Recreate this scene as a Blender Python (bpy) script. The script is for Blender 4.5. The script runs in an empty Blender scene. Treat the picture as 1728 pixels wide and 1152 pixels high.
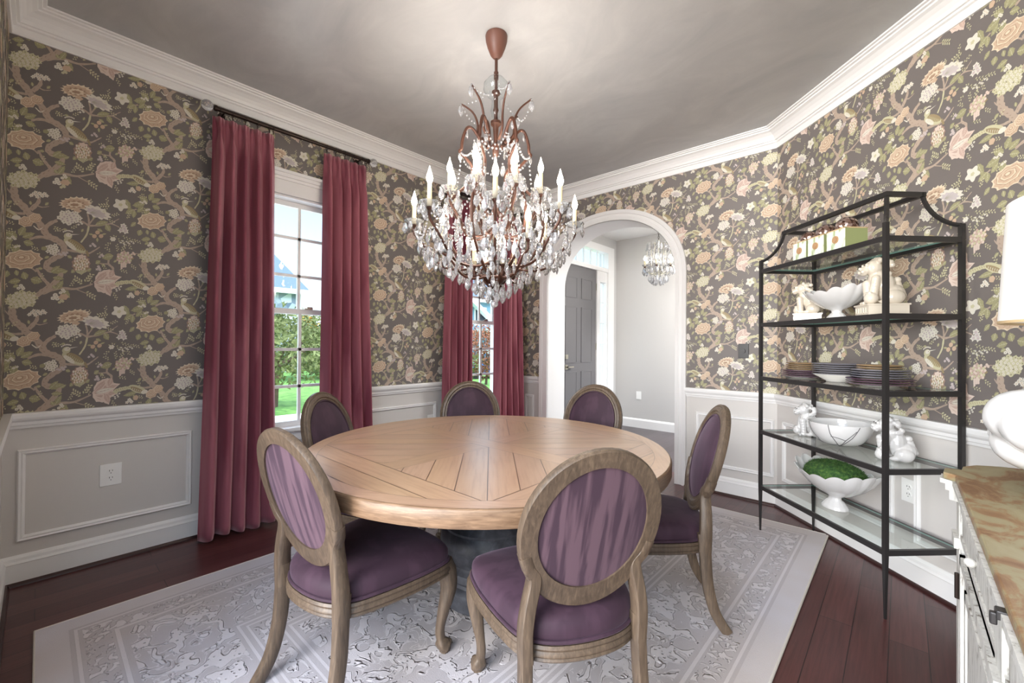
import bpy, bmesh, math, random
from math import sin, cos, pi, radians, sqrt
from mathutils import Vector, Matrix
random.seed(7)
SC = bpy.context.scene
COL = SC.collection

# ------------------------------------------------------------------ camera, sky, sun, exposure
cam_d = bpy.data.cameras.new('camera'); cam = bpy.data.objects.new('camera', cam_d); COL.objects.link(cam)
cam_d.sensor_width = 36.0; cam_d.lens = 724.875 / 1728 * 36.0; cam_d.clip_start = 0.02; cam_d.clip_end = 400
_r = Vector((0.74041381, 0.67210783, 0.00764598)); _u = Vector((-0.00108549, -0.01017972, 0.9999476)); _f = Vector((-0.67215044, 0.74038331, 0.00680765))
_m = Matrix((( _r.x, _u.x, -_f.x), (_r.y, _u.y, -_f.y), (_r.z, _u.z, -_f.z))).to_4x4()
_m.translation = Vector((3.41558562, 0.0, 1.27098791)); cam.matrix_world = _m
SC.camera = cam
SC.view_settings.view_transform = 'Standard'; SC.view_settings.look = 'None'
SC.view_settings.exposure = 0.70; SC.view_settings.gamma = 1.0; SC.view_settings.use_curve_mapping = False
SC.cycles.max_bounces = 12; SC.cycles.transmission_bounces = 10; SC.cycles.transparent_max_bounces = 16
SC.cycles.diffuse_bounces = 5; SC.cycles.glossy_bounces = 6
SC.cycles.use_denoising = True
SC.cycles.sample_clamp_indirect = 4.0; SC.cycles.caustics_reflective = False; SC.cycles.caustics_refractive = False; SC.cycles.blur_glossy = 0.3

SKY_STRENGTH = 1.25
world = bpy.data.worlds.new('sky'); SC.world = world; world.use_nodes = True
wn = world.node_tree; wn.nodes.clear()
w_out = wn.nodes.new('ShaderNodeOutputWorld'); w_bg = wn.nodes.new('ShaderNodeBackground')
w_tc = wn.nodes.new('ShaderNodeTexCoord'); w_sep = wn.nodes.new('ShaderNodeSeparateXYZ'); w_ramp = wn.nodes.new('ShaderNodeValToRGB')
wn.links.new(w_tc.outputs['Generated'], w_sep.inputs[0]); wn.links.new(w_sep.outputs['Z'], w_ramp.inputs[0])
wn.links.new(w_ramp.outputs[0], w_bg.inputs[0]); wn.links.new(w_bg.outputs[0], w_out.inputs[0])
w_mr = wn.nodes.new('ShaderNodeFloatCurve')      # brighter band added above the visible sky, for glare on the table
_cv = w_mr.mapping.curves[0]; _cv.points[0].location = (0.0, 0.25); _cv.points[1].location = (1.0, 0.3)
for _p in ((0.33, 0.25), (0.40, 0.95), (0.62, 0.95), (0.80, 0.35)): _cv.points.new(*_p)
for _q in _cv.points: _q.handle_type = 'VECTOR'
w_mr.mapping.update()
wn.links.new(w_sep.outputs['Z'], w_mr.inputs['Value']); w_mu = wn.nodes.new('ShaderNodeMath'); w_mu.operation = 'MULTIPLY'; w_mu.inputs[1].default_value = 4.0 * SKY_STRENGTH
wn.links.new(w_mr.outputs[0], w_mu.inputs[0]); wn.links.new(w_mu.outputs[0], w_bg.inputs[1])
_e = w_ramp.color_ramp.elements
_e[0].position = 0.0; _e[0].color = (0.80, 0.86, 0.88, 1); _e[1].position = 0.9; _e[1].color = (0.50, 0.60, 0.78, 1)
for _p, _c in ((0.10, (0.70, 0.85, 0.95, 1)), (0.30, (0.42, 0.66, 0.92, 1)), (0.55, (0.68, 0.74, 0.84, 1))):
    _x = _e.new(_p); _x.color = _c

def light(name, kind, loc, rot, energy, color, size=None, sy=None, angle=None):
    d = bpy.data.lights.new(name, kind); d.energy = energy; d.color = color
    if size is not None and kind == 'AREA':
        d.shape = 'RECTANGLE'; d.size = size; d.size_y = sy or size
    if size is not None and kind == 'POINT': d.shadow_soft_size = size
    if angle: d.angle = angle
    o = bpy.data.objects.new(name, d); o.location = loc; o.rotation_euler = rot; COL.objects.link(o); return o
_sd = Vector((-0.35, -0.42, -0.80)); _sun = light('sun', 'SUN', (0, 0, 10), _sd.to_track_quat('-Z', 'Y').to_euler(), 3.2, (1.0, 0.93, 0.82), angle=radians(0.6))
# added fill light behind the camera, unseen, shining in through the wide opening
light('rear_fill_light', 'AREA', (2.9, -1.9, 2.85), (radians(38), 0, 0), 45, (1.0, 0.95, 0.90), 1.6, 1.0)
# large unseen fill panel, added farther behind the camera to brighten the room evenly
light('rear_fill_panel', 'AREA', (2.6, -6.2, 1.6), (radians(90), 0, 0), 640, (1.0, 0.985, 0.97), 5.0, 2.8)
light('foyer_fill_light', 'AREA', (2.4, 5.3, 2.9), (0, 0, 0), 82, (1.0, 0.97, 0.93), 0.8, 0.8)  # unseen area light added to brighten the foyer walls

# ------------------------------------------------------------------ colours and materials
def lin(r, g=None, b=None):
    if g is None: r, g, b = r
    f = lambda c: (c / 255 / 12.92) if c / 255 <= 0.04045 else ((c / 255 + 0.055) / 1.055) ** 2.4
    return (f(r), f(g), f(b), 1.0)
MATS = {}
def mat(name, rgb=(200, 200, 200), rough=0.5, metal=0.0, **k):
    m = bpy.data.materials.new(name); m.use_nodes = True; MATS[name] = m
    b = m.node_tree.nodes['Principled BSDF']
    b.inputs['Base Color'].default_value = lin(rgb); b.inputs['Roughness'].default_value = rough; b.inputs['Metallic'].default_value = metal
    for kk, v in k.items(): b.inputs[kk.replace('_', ' ')].default_value = v
    m.diffuse_color = lin(rgb)
    return m
def N(m, t, **k):
    n = m.node_tree.nodes.new(t)
    for kk, v in k.items():
        if kk in n.inputs.keys(): n.inputs[kk].default_value = v
        else: setattr(n, kk, v)
    return n
def LK(m, a, b): m.node_tree.links.new(a, b)
def BS(m): return m.node_tree.nodes['Principled BSDF']
def ramp(m, src, stops, interp='LINEAR'):
    r = N(m, 'ShaderNodeValToRGB'); r.color_ramp.interpolation = interp; e = r.color_ramp.elements
    e[0].position = stops[0][0]; e[0].color = lin(stops[0][1]); e[1].position = stops[-1][0]; e[1].color = lin(stops[-1][1])
    for p, c in stops[1:-1]: x = e.new(p); x.color = lin(c)
    LK(m, src, r.inputs[0]); return r
def coords(m, scale=(1, 1, 1), rot=(0, 0, 0), kind='Object'):
    t = N(m, 'ShaderNodeTexCoord'); mp = N(m, 'ShaderNodeMapping'); mp.inputs['Scale'].default_value = scale; mp.inputs['Rotation'].default_value = rot
    LK(m, t.outputs[kind], mp.inputs[0]); return mp.outputs[0]
def noise(m, vec, scale, detail=4, rough=0.55, dist=0.0):
    n = N(m, 'ShaderNodeTexNoise'); n.inputs['Scale'].default_value = scale; n.inputs['Detail'].default_value = detail; n.inputs['Roughness'].default_value = rough; n.inputs['Distortion'].default_value = dist
    LK(m, vec, n.inputs['Vector']); return n.outputs['Fac']
def bump(m, h, strength=0.3, dist=0.01):
    b = N(m, 'ShaderNodeBump'); b.inputs['Strength'].default_value = strength; b.inputs['Distance'].default_value = dist
    LK(m, h, b.inputs['Height']); LK(m, b.outputs[0], BS(m).inputs['Normal']); return b
def math_(m, op, a, b=None, clamp=False):
    n = N(m, 'ShaderNodeMath'); n.operation = op; n.use_clamp = clamp
    for i, v in enumerate((a, b)):
        if v is None: continue
        if isinstance(v, (int, float)): n.inputs[i].default_value = v
        else: LK(m, v, n.inputs[i])
    return n.outputs[0]

M_trim = mat('white_trim_paint', (234, 233, 232), 0.35)
M_wains = mat('pale_grey_paint', (208, 204, 200), 0.4)
M_foyer = mat('foyer_wall_paint', (196, 194, 192), 0.6)
m = M_ceil = mat('marbled_grey_plaster', (150, 147, 145), 0.33)
c = coords(m, (1, 1.7, 1)); n1 = noise(m, c, 1.6, 8, 0.62, 1.2)
LK(m, ramp(m, n1, [(0.3, (170, 171, 172)), (0.5, (179, 179, 179)), (0.72, (190, 190, 189))]).outputs[0], BS(m).inputs['Base Color'])
n2 = noise(m, coords(m, (1, 2.5, 1)), 9, 8, 0.7, 1.5); rr = N(m, 'ShaderNodeMapRange'); LK(m, n2, rr.inputs[0]); rr.inputs[3].default_value = 0.29; rr.inputs[4].default_value = 0.42
LK(m, rr.outputs[0], BS(m).inputs['Roughness']); bump(m, n2, 0.08, 0.01)

def attr_mat(name, rough=0.6, **k):
    m = mat(name, (200, 200, 200), rough, **k); a = N(m, 'ShaderNodeVertexColor'); a.layer_name = 'Col'
    LK(m, a.outputs[0], BS(m).inputs['Base Color']); return m
M_paper = attr_mat('printed_wallpaper', 0.55)

m = M_floor = mat('cherry_floor_boards', (70, 28, 30), 0.285)
cc = coords(m, (1, 1, 1), (0, 0, pi / 2))
br = N(m, 'ShaderNodeTexBrick'); LK(m, cc, br.inputs['Vector'])
br.inputs['Scale'].default_value = 1.0; br.inputs['Brick Width'].default_value = 1.25; br.inputs['Row Height'].default_value = 0.125; br.inputs['Mortar Size'].default_value = 0.0018
br.offset = 0.37; br.inputs['Color1'].default_value = lin(78, 42, 41); br.inputs['Color2'].default_value = lin(102, 62, 60); br.inputs['Mortar'].default_value = lin(40, 18, 18); br.inputs['Bias'].default_value = 0.1
gr = noise(m, coords(m, (28, 1.2, 1)), 3, 6, 0.6, 0.4)
mx = N(m, 'ShaderNodeMix'); mx.data_type = 'RGBA'; mx.blend_type = 'MULTIPLY'; mx.inputs[0].default_value = 0.6
LK(m, br.outputs['Color'], mx.inputs[6]); LK(m, ramp(m, gr, [(0.3, (150, 140, 140)), (0.7, (255, 250, 250))]).outputs[0], mx.inputs[7]); LK(m, mx.outputs[2], BS(m).inputs['Base Color'])
bump(m, br.outputs['Fac'], -0.25, 0.002)
m = M_ffloor = mat('dark_foyer_boards', (58, 48, 50), 0.29)
br = N(m, 'ShaderNodeTexBrick'); LK(m, coords(m, (1, 1, 1), (0, 0, pi / 2)), br.inputs['Vector']); br.inputs['Scale'].default_value = 1.0
br.inputs['Brick Width'].default_value = 1.2; br.inputs['Row Height'].default_value = 0.125; br.inputs['Mortar Size'].default_value = 0.002
br.inputs['Color1'].default_value = lin(58, 48, 50); br.inputs['Color2'].default_value = lin(76, 66, 70); br.inputs['Mortar'].default_value = lin(30, 24, 24); LK(m, br.outputs['Color'], BS(m).inputs['Base Color'])
M_shoe = mat('dark_shoe_molding', (52, 26, 24), 0.3)

def wood(name, dark, light_, rough, sc=(30, 30, 2.2), bumpk=0.15):
    m = mat(name, dark, rough); n = noise(m, coords(m, sc), 2.2, 7, 0.6, 0.6); n2 = noise(m, coords(m), 5, 3)
    mxx = math_(m, 'ADD', math_(m, 'MULTIPLY', n, 0.75), math_(m, 'MULTIPLY', n2, 0.25))
    LK(m, ramp(m, mxx, [(0.36, dark), (0.52, tuple((a + b) // 2 for a, b in zip(dark, light_))), (0.66, light_)]).outputs[0], BS(m).inputs['Base Color'])
    bump(m, n, bumpk, 0.004); return m
M_oak = wood('weathered_oak', (74, 62, 51), (112, 95, 78), 0.45, (45, 45, 5), 0.12)
M_oak_gold = wood('honey_oak', (140, 98, 58), (188, 142, 92), 0.38)
M_tabletop = attr_mat('table_top_oak', 0.27)
m = M_tabletop; b = BS(m); att = [x for x in m.node_tree.nodes if x.bl_idname == 'ShaderNodeVertexColor'][0]
uvn = N(m, 'ShaderNodeUVMap'); mpn = N(m, 'ShaderNodeMapping'); mpn.inputs['Scale'].default_value = (3, 45, 1); LK(m, uvn.outputs[0], mpn.inputs[0])
gn = noise(m, mpn.outputs[0], 1.5, 4, 0.5, 0.1); gm = N(m, 'ShaderNodeMix'); gm.data_type = 'RGBA'; gm.blend_type = 'MULTIPLY'; gm.inputs[0].default_value = 1
gl = noise(m, coords(m), 3.0, 4, 0.6)
LK(m, att.outputs[0], gm.inputs[6]); LK(m, ramp(m, gn, [(0.25, (226, 216, 208)), (0.5, (250, 247, 244)), (0.7, (255, 255, 255))]).outputs[0], gm.inputs[7]); LK(m, gm.outputs[2], b.inputs['Base Color'])
rr = N(m, 'ShaderNodeMapRange'); LK(m, gl, rr.inputs[0]); rr.inputs[1].default_value = 0.3; rr.inputs[2].default_value = 0.7; rr.inputs[3].default_value = 0.29; rr.inputs[4].default_value = 0.38; LK(m, rr.outputs[0], b.inputs['Roughness'])
bump(m, gn, 0.03, 0.001); b.inputs['Coat Weight'].default_value = 0.8; b.inputs['Coat Roughness'].default_value = 0.285
M_pedestal = wood('charcoal_painted_wood', (44, 45, 50), (78, 80, 86), 0.5, (10, 10, 10), 0.05)

def velvet(name, dark, light_, streak=(9, 9, 1.6), sheen=0.6, tint=(230, 200, 225)):
    m = mat(name, dark, 0.75); n = noise(m, coords(m, streak), 2.4, 3, 0.5, 0.25)
    LK(m, ramp(m, n, [(0.44, dark), (0.56, light_)]).outputs[0], BS(m).inputs['Base Color'])
    b = BS(m); b.inputs['Sheen Weight'].default_value = sheen; b.inputs['Sheen Roughness'].default_value = 0.4; b.inputs['Sheen Tint'].default_value = lin(tint)
    f = noise(m, coords(m), 400, 2); bump(m, f, 0.1, 0.001); return m
M_velvet = velvet('plum_velvet', (50, 28, 43), (62, 39, 54), (5, 5, 1.2), 0.22)
M_velvet_back = velvet('plum_velvet_streaked', (56, 36, 49), (90, 67, 77), (13, 3, 0.9), 0.25)
M_curtain = velvet('rose_velvet', (122, 54, 70), (152, 86, 98), (3, 3, 0.4), 0.8, (255, 205, 210))
M_bronze = mat('dark_bronze', (58, 48, 44), 0.38, 0.8)
M_rust = mat('rust_brown_metal', (78, 48, 36), 0.45, 0.3)
M_iron = mat('dark_grey_iron', (62, 60, 60), 0.36, 0.6)
M_white_plate = mat('white_plastic', (240, 240, 238), 0.3)
M_black = mat('black_plastic', (38, 36, 36), 0.35)
M_slot = mat('dark_slot', (30, 30, 30), 0.6)
M_ceramic = mat('white_glazed_ceramic', (212, 211, 210), 0.12, 0.0, Coat_Weight=0.5)
M_ceramic2 = mat('cream_glazed_ceramic', (214, 204, 188), 0.18, 0.0, Coat_Weight=0.4)
M_nickel = mat('satin_nickel', (200, 195, 180), 0.3, 1.0)
M_door = mat('grey_door_paint', (112, 110, 112), 0.35)
M_doorgroove = M_door
M_candle = mat('cream_candle_sleeve', (238, 220, 178), 0.5, Subsurface_Weight=0.0)
m = M_bulb = mat('glowing_flame_bulb', (255, 235, 200), 0.3); BS(m).inputs['Emission Color'].default_value = (1.0, 0.88, 0.74, 1); BS(m).inputs['Emission Strength'].default_value = 14.0
m = M_bulb2 = mat('glowing_white_bulb', (255, 245, 225), 0.3); BS(m).inputs['Emission Color'].default_value = (1.0, 0.9, 0.76, 1); BS(m).inputs['Emission Strength'].default_value = 60.0
def glass(name, rgb, rough=0.0, ior=1.5):
    m = mat(name, rgb, rough); b = BS(m); b.inputs['Transmission Weight'].default_value = 1.0; b.inputs['IOR'].default_value = ior; return m
M_crystal = glass('cut_crystal', (250, 250, 252), 0.02, 1.6); BS(M_crystal).inputs['Transmission Weight'].default_value = 0.76
M_clear = glass('clear_blown_glass', (250, 252, 252), 0.0, 1.45); BS(M_clear).inputs['Transmission Weight'].default_value = 0.8
def thin_glass(name, tint, refl=0.06):
    m = bpy.data.materials.new(name); m.use_nodes = True; nt = m.node_tree; nt.nodes.clear()
    o = nt.nodes.new('ShaderNodeOutputMaterial'); mixn = nt.nodes.new('ShaderNodeMixShader'); tr = nt.nodes.new('ShaderNodeBsdfTransparent'); gl = nt.nodes.new('ShaderNodeBsdfGlossy')
    lw = nt.nodes.new('ShaderNodeLayerWeight'); lw.inputs[0].default_value = 0.5; pw = nt.nodes.new('ShaderNodeMath'); pw.operation = 'POWER'; pw.inputs[1].default_value = 4.5
    fr = nt.nodes.new('ShaderNodeMath'); fr.operation = 'MULTIPLY_ADD'; fr.inputs[1].default_value = 0.9; fr.inputs[2].default_value = 0.045
    nt.links.new(lw.outputs['Facing'], pw.inputs[0]); nt.links.new(pw.outputs[0], fr.inputs[0])
    tr.inputs[0].default_value = lin(tint); gl.inputs['Roughness'].default_value = 0.01
    nt.links.new(fr.outputs[0], mixn.inputs[0]); nt.links.new(tr.outputs[0], mixn.inputs[1]); nt.links.new(gl.outputs[0], mixn.inputs[2]); nt.links.new(mixn.outputs[0], o.inputs[0])
    return m
M_pane = thin_glass('window_pane_glass', (248, 251, 252)); M_shelfglass = thin_glass('greenish_shelf_glass', (243, 250, 247))
M_glassedge = mat('glass_edge_green', (120, 160, 150), 0.1)
m = M_moss = mat('green_moss', (50, 82, 34), 0.9); n = noise(m, coords(m), 60, 5, 0.7); LK(m, ramp(m, n, [(0.35, (30, 62, 28)), (0.55, (64, 100, 44)), (0.7, (110, 130, 60))]).outputs[0], BS(m).inputs['Base Color'])
m = M_boxg = mat('mint_painted_box', (176, 190, 150), 0.45); n = noise(m, coords(m, (1, 1, 0.3)), 14, 5, 0.7, 0.5); LK(m, ramp(m, n, [(0.45, (160, 176, 130)), (0.52, (222, 228, 214)), (0.65, (236, 240, 232))]).outputs[0], BS(m).inputs['Base Color'])
M_boxside = mat('olive_box_side', (140, 148, 100), 0.5); M_boxrim = mat('tan_box_rim', (196, 170, 130), 0.5); M_medal = mat('tan_medallion', (176, 140, 104), 0.5)
m = M_mosaic = mat('mercury_mosaic_ball', (120, 96, 84), 0.12, 0.75); v = N(m, 'ShaderNodeTexVoronoi'); LK(m, coords(m), v.inputs['Vector']); v.inputs['Scale'].default_value = 70; LK(m, ramp(m, v.outputs['Color'], [(0.2, (70, 46, 38)), (0.5, (150, 118, 104)), (0.9, (214, 200, 196))]).outputs[0], BS(m).inputs['Base Color']); bump(m, v.outputs['Distance'], 0.4, 0.004)
M_platew = mat('cream_china', (232, 228, 220), 0.15); M_platep = mat('plum_china_rim', (92, 66, 84), 0.15); M_plateb = mat('bronze_china_rim', (150, 124, 92), 0.2); M_plateg = mat('slate_china_rim', (120, 118, 128), 0.15)
M_crack = mat('grey_crack_line', (84, 82, 84), 0.4)
M_shade = mat('white_linen_shade', (240, 238, 234), 0.8); BS(M_shade).inputs['Transmission Weight'].default_value = 0.0
m = M_contop = mat('worn_ochre_top', (176, 140, 90), 0.45); n = noise(m, coords(m, (1, 0.6, 1)), 11, 8, 0.66, 0.9)
LK(m, ramp(m, n, [(0.40, (122, 88, 60)), (0.48, (142, 112, 80)), (0.52, (146, 134, 102)), (0.7, (158, 148, 118))]).outputs[0], BS(m).inputs['Base Color']); bump(m, n, 0.1, 0.004)
m = M_conbody = mat('distressed_white_paint', (206, 204, 198), 0.55); n = noise(m, coords(m, (6, 6, 1)), 9, 8, 0.7, 0.5)
LK(m, ramp(m, n, [(0.36, (120, 112, 102)), (0.45, (196, 194, 188)), (0.7, (220, 218, 212))]).outputs[0], BS(m).inputs['Base Color']); bump(m, n, 0.2, 0.004)

# rug: carved pile laid out in borders
RW, RL = 2.42, 3.57
m = M_rug = mat('carved_cream_pile', (206, 202, 204), 0.95)
tc = N(m, 'ShaderNodeTexCoord'); sp = N(m, 'ShaderNodeSeparateXYZ'); LK(m, tc.outputs['Object'], sp.inputs[0])
ax = math_(m, 'SUBTRACT', RW / 2, math_(m, 'ABSOLUTE', sp.outputs[0])); ay = math_(m, 'SUBTRACT', RL / 2, math_(m, 'ABSOLUTE', sp.outputs[1]))
dd = math_(m, 'MINIMUM', ax, ay)
def band(a, b_):
    return math_(m, 'MULTIPLY', math_(m, 'GREATER_THAN', dd, a), math_(m, 'LESS_THAN', dd, b_))
def addm(*xs):
    r = xs[0]
    for x in xs[1:]: r = math_(m, 'MAXIMUM', r, x)
    return r
lines = addm(band(0.115, 0.127), band(0.235, 0.25), band(0.60, 0.612), band(0.63, 0.64), band(0.73, 0.74), band(0.76, 0.772))
big = noise(m, coords(m, (1, 1, 1)), 12.5, 2, 0.45, 1.3); isl = math_(m, 'MULTIPLY', math_(m, 'SUBTRACT', big, 0.51), 30.0, True)
ring = math_(m, 'LESS_THAN', math_(m, 'ABSOLUTE', math_(m, 'SUBTRACT', big, 0.47)), 0.012)
fine = noise(m, coords(m, (1, 1, 1)), 24, 2, 0.4, 1.4); fin = math_(m, 'MULTIPLY', math_(m, 'SUBTRACT', fine, 0.50), 22.0, True)
rib = N(m, 'ShaderNodeTexVoronoi'); LK(m, coords(m), rib.inputs['Vector']); rib.inputs['Scale'].default_value = 42; dots = math_(m, 'MULTIPLY', math_(m, 'SUBTRACT', rib.outputs['Distance'], 0.10), 9.0, True)
wide = math_(m, 'MAXIMUM', band(0.27, 0.585), math_(m, 'GREATER_THAN', dd, 0.79)); nar = math_(m, 'MAXIMUM', band(0.14, 0.225), band(0.65, 0.72))
hgt = addm(lines, math_(m, 'MULTIPLY', wide, math_(m, 'MAXIMUM', math_(m, 'MULTIPLY', isl, dots), ring)), math_(m, 'MULTIPLY', nar, fin), math_(m, 'MULTIPLY', math_(m, 'LESS_THAN', dd, 0.10), 0.6))
warm = noise(m, coords(m), 1.3, 3, 0.5)
mxr = N(m, 'ShaderNodeMix'); mxr.data_type = 'RGBA'; LK(m, hgt, mxr.inputs[0]); mxr.inputs[6].default_value = lin(190, 187, 191); mxr.inputs[7].default_value = lin(214, 212, 216)
mxw = N(m, 'ShaderNodeMix'); mxw.data_type = 'RGBA'; mxw.blend_type = 'MULTIPLY'; mxw.inputs[0].default_value = 1; LK(m, mxr.outputs[2], mxw.inputs[6]); LK(m, ramp(m, warm, [(0.4, (255, 253, 255)), (0.62, (246, 238, 230))]).outputs[0], mxw.inputs[7]); LK(m, mxw.outputs[2], BS(m).inputs['Base Color'])
pile = noise(m, coords(m), 260, 2); hh = math_(m, 'ADD', hgt, math_(m, 'MULTIPLY', pile, 0.12)); bump(m, hh, 0.9, 0.011)
M_rugedge = mat('rug_binding', (214, 208, 198), 0.9)

# outside
m = M_grass = mat('green_lawn', (84, 140, 60), 0.9); n = noise(m, coords(m), 3, 8, 0.7); LK(m, ramp(m, n, [(0.35, (70, 118, 48)), (0.65, (120, 170, 84))]).outputs[0], BS(m).inputs['Base Color'])
M_conc = mat('pale_concrete', (226, 224, 220), 0.8)
M_leaf = mat('mid_green_leaves', (104, 116, 66), 0.7); M_leaf2 = mat('yellow_autumn_leaves', (204, 164, 70), 0.7); M_leaf3 = mat('russet_leaves', (150, 96, 70), 0.7); M_leafd = mat('dark_green_leaves', (78, 96, 60), 0.7)
M_bark = mat('bark', (92, 76, 62), 0.9)
M_roof = mat('blue_grey_shingles', (92, 114, 138), 0.8); M_housetrim = mat('white_house_trim', (236, 238, 240), 0.6); M_siding = mat('blue_siding', (120, 156, 178), 0.7)
m = M_stone = mat('pale_stone_cladding', (176, 184, 196), 0.8); v = N(m, 'ShaderNodeTexVoronoi'); LK(m, coords(m), v.inputs['Vector']); v.inputs['Scale'].default_value = 2.2; LK(m, ramp(m, v.outputs['Color'], [(0.1, (110, 124, 146)), (0.5, (176, 186, 200)), (0.9, (222, 226, 232))]).outputs[0], BS(m).inputs['Base Color'])
M_car = mat('blue_car_paint', (40, 104, 176), 0.25); M_tyre = mat('black_rubber', (30, 30, 30), 0.8); M_carglass = mat('dark_car_glass', (40, 50, 60), 0.1)

# ------------------------------------------------------------------ mesh helpers
class MB:
    def __init__(s): s.v = []; s.f = []; s.m = []; s.c = []; s.uv = []
    def add(s, vs, fs, mi=0, col=None, uv=None):
        o = len(s.v); s.v.extend([tuple(x) for x in vs])
        for k, f in enumerate(fs):
            s.f.append([o + i for i in f]); s.m.append(mi); s.c.append(col); s.uv.append(uv)
    def box(s, x0, x1, y0, y1, z0, z1, mi=0):
        s.add([(x0, y0, z0), (x1, y0, z0), (x1, y1, z0), (x0, y1, z0), (x0, y0, z1), (x1, y0, z1), (x1, y1, z1), (x0, y1, z1)],
              [(0, 3, 2, 1), (4, 5, 6, 7), (0, 1, 5, 4), (1, 2, 6, 5), (2, 3, 7, 6), (3, 0, 4, 7)], mi)
    def fbox(s, F, s0, s1, d0, d1, z0, z1, mi=0):
        P = [F(a, d, z) for z in (z0, z1) for a, d in ((s0, d0), (s1, d0), (s1, d1), (s0, d1))]
        s.add(P, [(0, 3, 2, 1), (4, 5, 6, 7), (0, 1, 5, 4), (1, 2, 6, 5), (2, 3, 7, 6), (3, 0, 4, 7)], mi)
    def lathe(s, prof, c=(0, 0, 0), n=24, mi=0, closed=False, rf=None):
        vs = []; k = len(prof)
        for i in range(n):
            t = 2 * pi * i / n
            for r, z in prof:
                q = rf(t, r, z) if rf else (r * cos(t), r * sin(t), z)
                vs.append((c[0] + q[0], c[1] + q[1], c[2] + q[2]))
        fs = []
        for i in range(n):
            j = (i + 1) % n
            for a in range(k - 1): fs.append((i * k + a, j * k + a, j * k + a + 1, i * k + a + 1))
            if closed: fs.append((i * k + k - 1, j * k + k - 1, j * k, i * k))
        if not closed:
            if prof[0][0] > 1e-5: fs.append([i * k for i in range(n)][::-1])
            if prof[-1][0] > 1e-5: fs.append([i * k + k - 1 for i in range(n)])
        s.add(vs, fs, mi)
    def tube(s, pts, rad, n=8, mi=0, cap=True, sq=None, closed=False, up=None):
        pts = [Vector(p) for p in pts]; k = len(pts)
        if not hasattr(rad, '__len__'): rad = [rad] * k
        rings = []; prevn = None
        for i, p in enumerate(pts):
            if closed: t = pts[(i + 1) % k] - pts[i - 1]
            else: t = pts[min(i + 1, k - 1)] - pts[max(i - 1, 0)]
            t = t.normalized() if t.length > 1e-9 else Vector((0, 0, 1))
            if prevn is None:
                u_ = Vector(up) if up else (Vector((0, 0, 1)) if abs(t.z) < 0.9 else Vector((1, 0, 0)))
                nn = (u_ - t * u_.dot(t)).normalized()
            else: nn = (prevn - t * prevn.dot(t)).normalized()
            prevn = nn; bb = t.cross(nn)
            ring = []
            ra = rad[i]; rx, ry = ra if hasattr(ra, '__len__') else (ra, ra)
            for j in range(n):
                a = 2 * pi * j / n; ca, sa = cos(a), sin(a)
                if sq: e = sq; ca = math.copysign(abs(ca) ** e, ca); sa = math.copysign(abs(sa) ** e, sa)
                ring.append(p + nn * rx * ca + bb * ry * sa)
            rings.append(ring)
        vs = [q for r in rings for q in r]; fs = []
        for i in range(k if closed else k - 1):
            ii = (i + 1) % k
            for j in range(n): fs.append((i * n + j, i * n + (j + 1) % n, ii * n + (j + 1) % n, ii * n + j))
        if cap and not closed: fs.append(list(range(n))[::-1]); fs.append([(k - 1) * n + j for j in range(n)])
        s.add(vs, fs, mi)
    def sphere(s, c, r, n=12, m_=8, mi=0, sc=(1, 1, 1), R=None):
        vs = []; fs = []
        for i in range(m_ + 1):
            ph = pi * i / m_
            for j in range(n):
                t = 2 * pi * j / n; q = Vector((r * sc[0] * sin(ph) * cos(t), r * sc[1] * sin(ph) * sin(t), r * sc[2] * cos(ph)))
                if R: q = R @ q
                vs.append((c[0] + q.x, c[1] + q.y, c[2] + q.z))
        for i in range(m_):
            for j in range(n): fs.append((i * n + j, (i + 1) * n + j, (i + 1) * n + (j + 1) % n, i * n + (j + 1) % n))
        s.add(vs, fs, mi)
    def prism(s, poly, z0, z1, mi=0):
        k = len(poly); vs = [(x, y, z0) for x, y in poly] + [(x, y, z1) for x, y in poly]
        s.add(vs, [list(range(k))[::-1], list(range(k, 2 * k))] + [(i, (i + 1) % k, k + (i + 1) % k, k + i) for i in range(k)], mi)
    def sweep(s, path, prof, closed=False, mi=0, side=1):
        # path: 2-D points of the wall line, prof: (d, z); d offsets to the room side with mitred corners
        k = len(path); rings = []
        for i, p in enumerate(path):
            p = Vector(p)
            a = (Vector(path[i]) - Vector(path[i - 1])).normalized() if (i > 0 or closed) else None
            b_ = (Vector(path[(i + 1) % k]) - p).normalized() if (i < k - 1 or closed) else None
            if a is None: a = b_
            if b_ is None: b_ = a
            na = Vector((a.y, -a.x)) * side; nb = Vector((b_.y, -b_.x)) * side
            mt = (na + nb); mt = mt / max(mt.dot(na), 1e-6)
            rings.append([(p.x + mt.x * d, p.y + mt.y * d, z) for d, z in prof])
        n = len(prof); vs = [q for r in rings for q in r]; fs = []
        for i in range(k if closed else k - 1):
            ii = (i + 1) % k
            for j in range(n): fs.append((i * n + j, i * n + (j + 1) % n, ii * n + (j + 1) % n, ii * n + j))
        if not closed: fs.append(list(range(n))); fs.append([(k - 1) * n + j for j in range(n)][::-1])
        s.add(vs, fs, mi)

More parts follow.
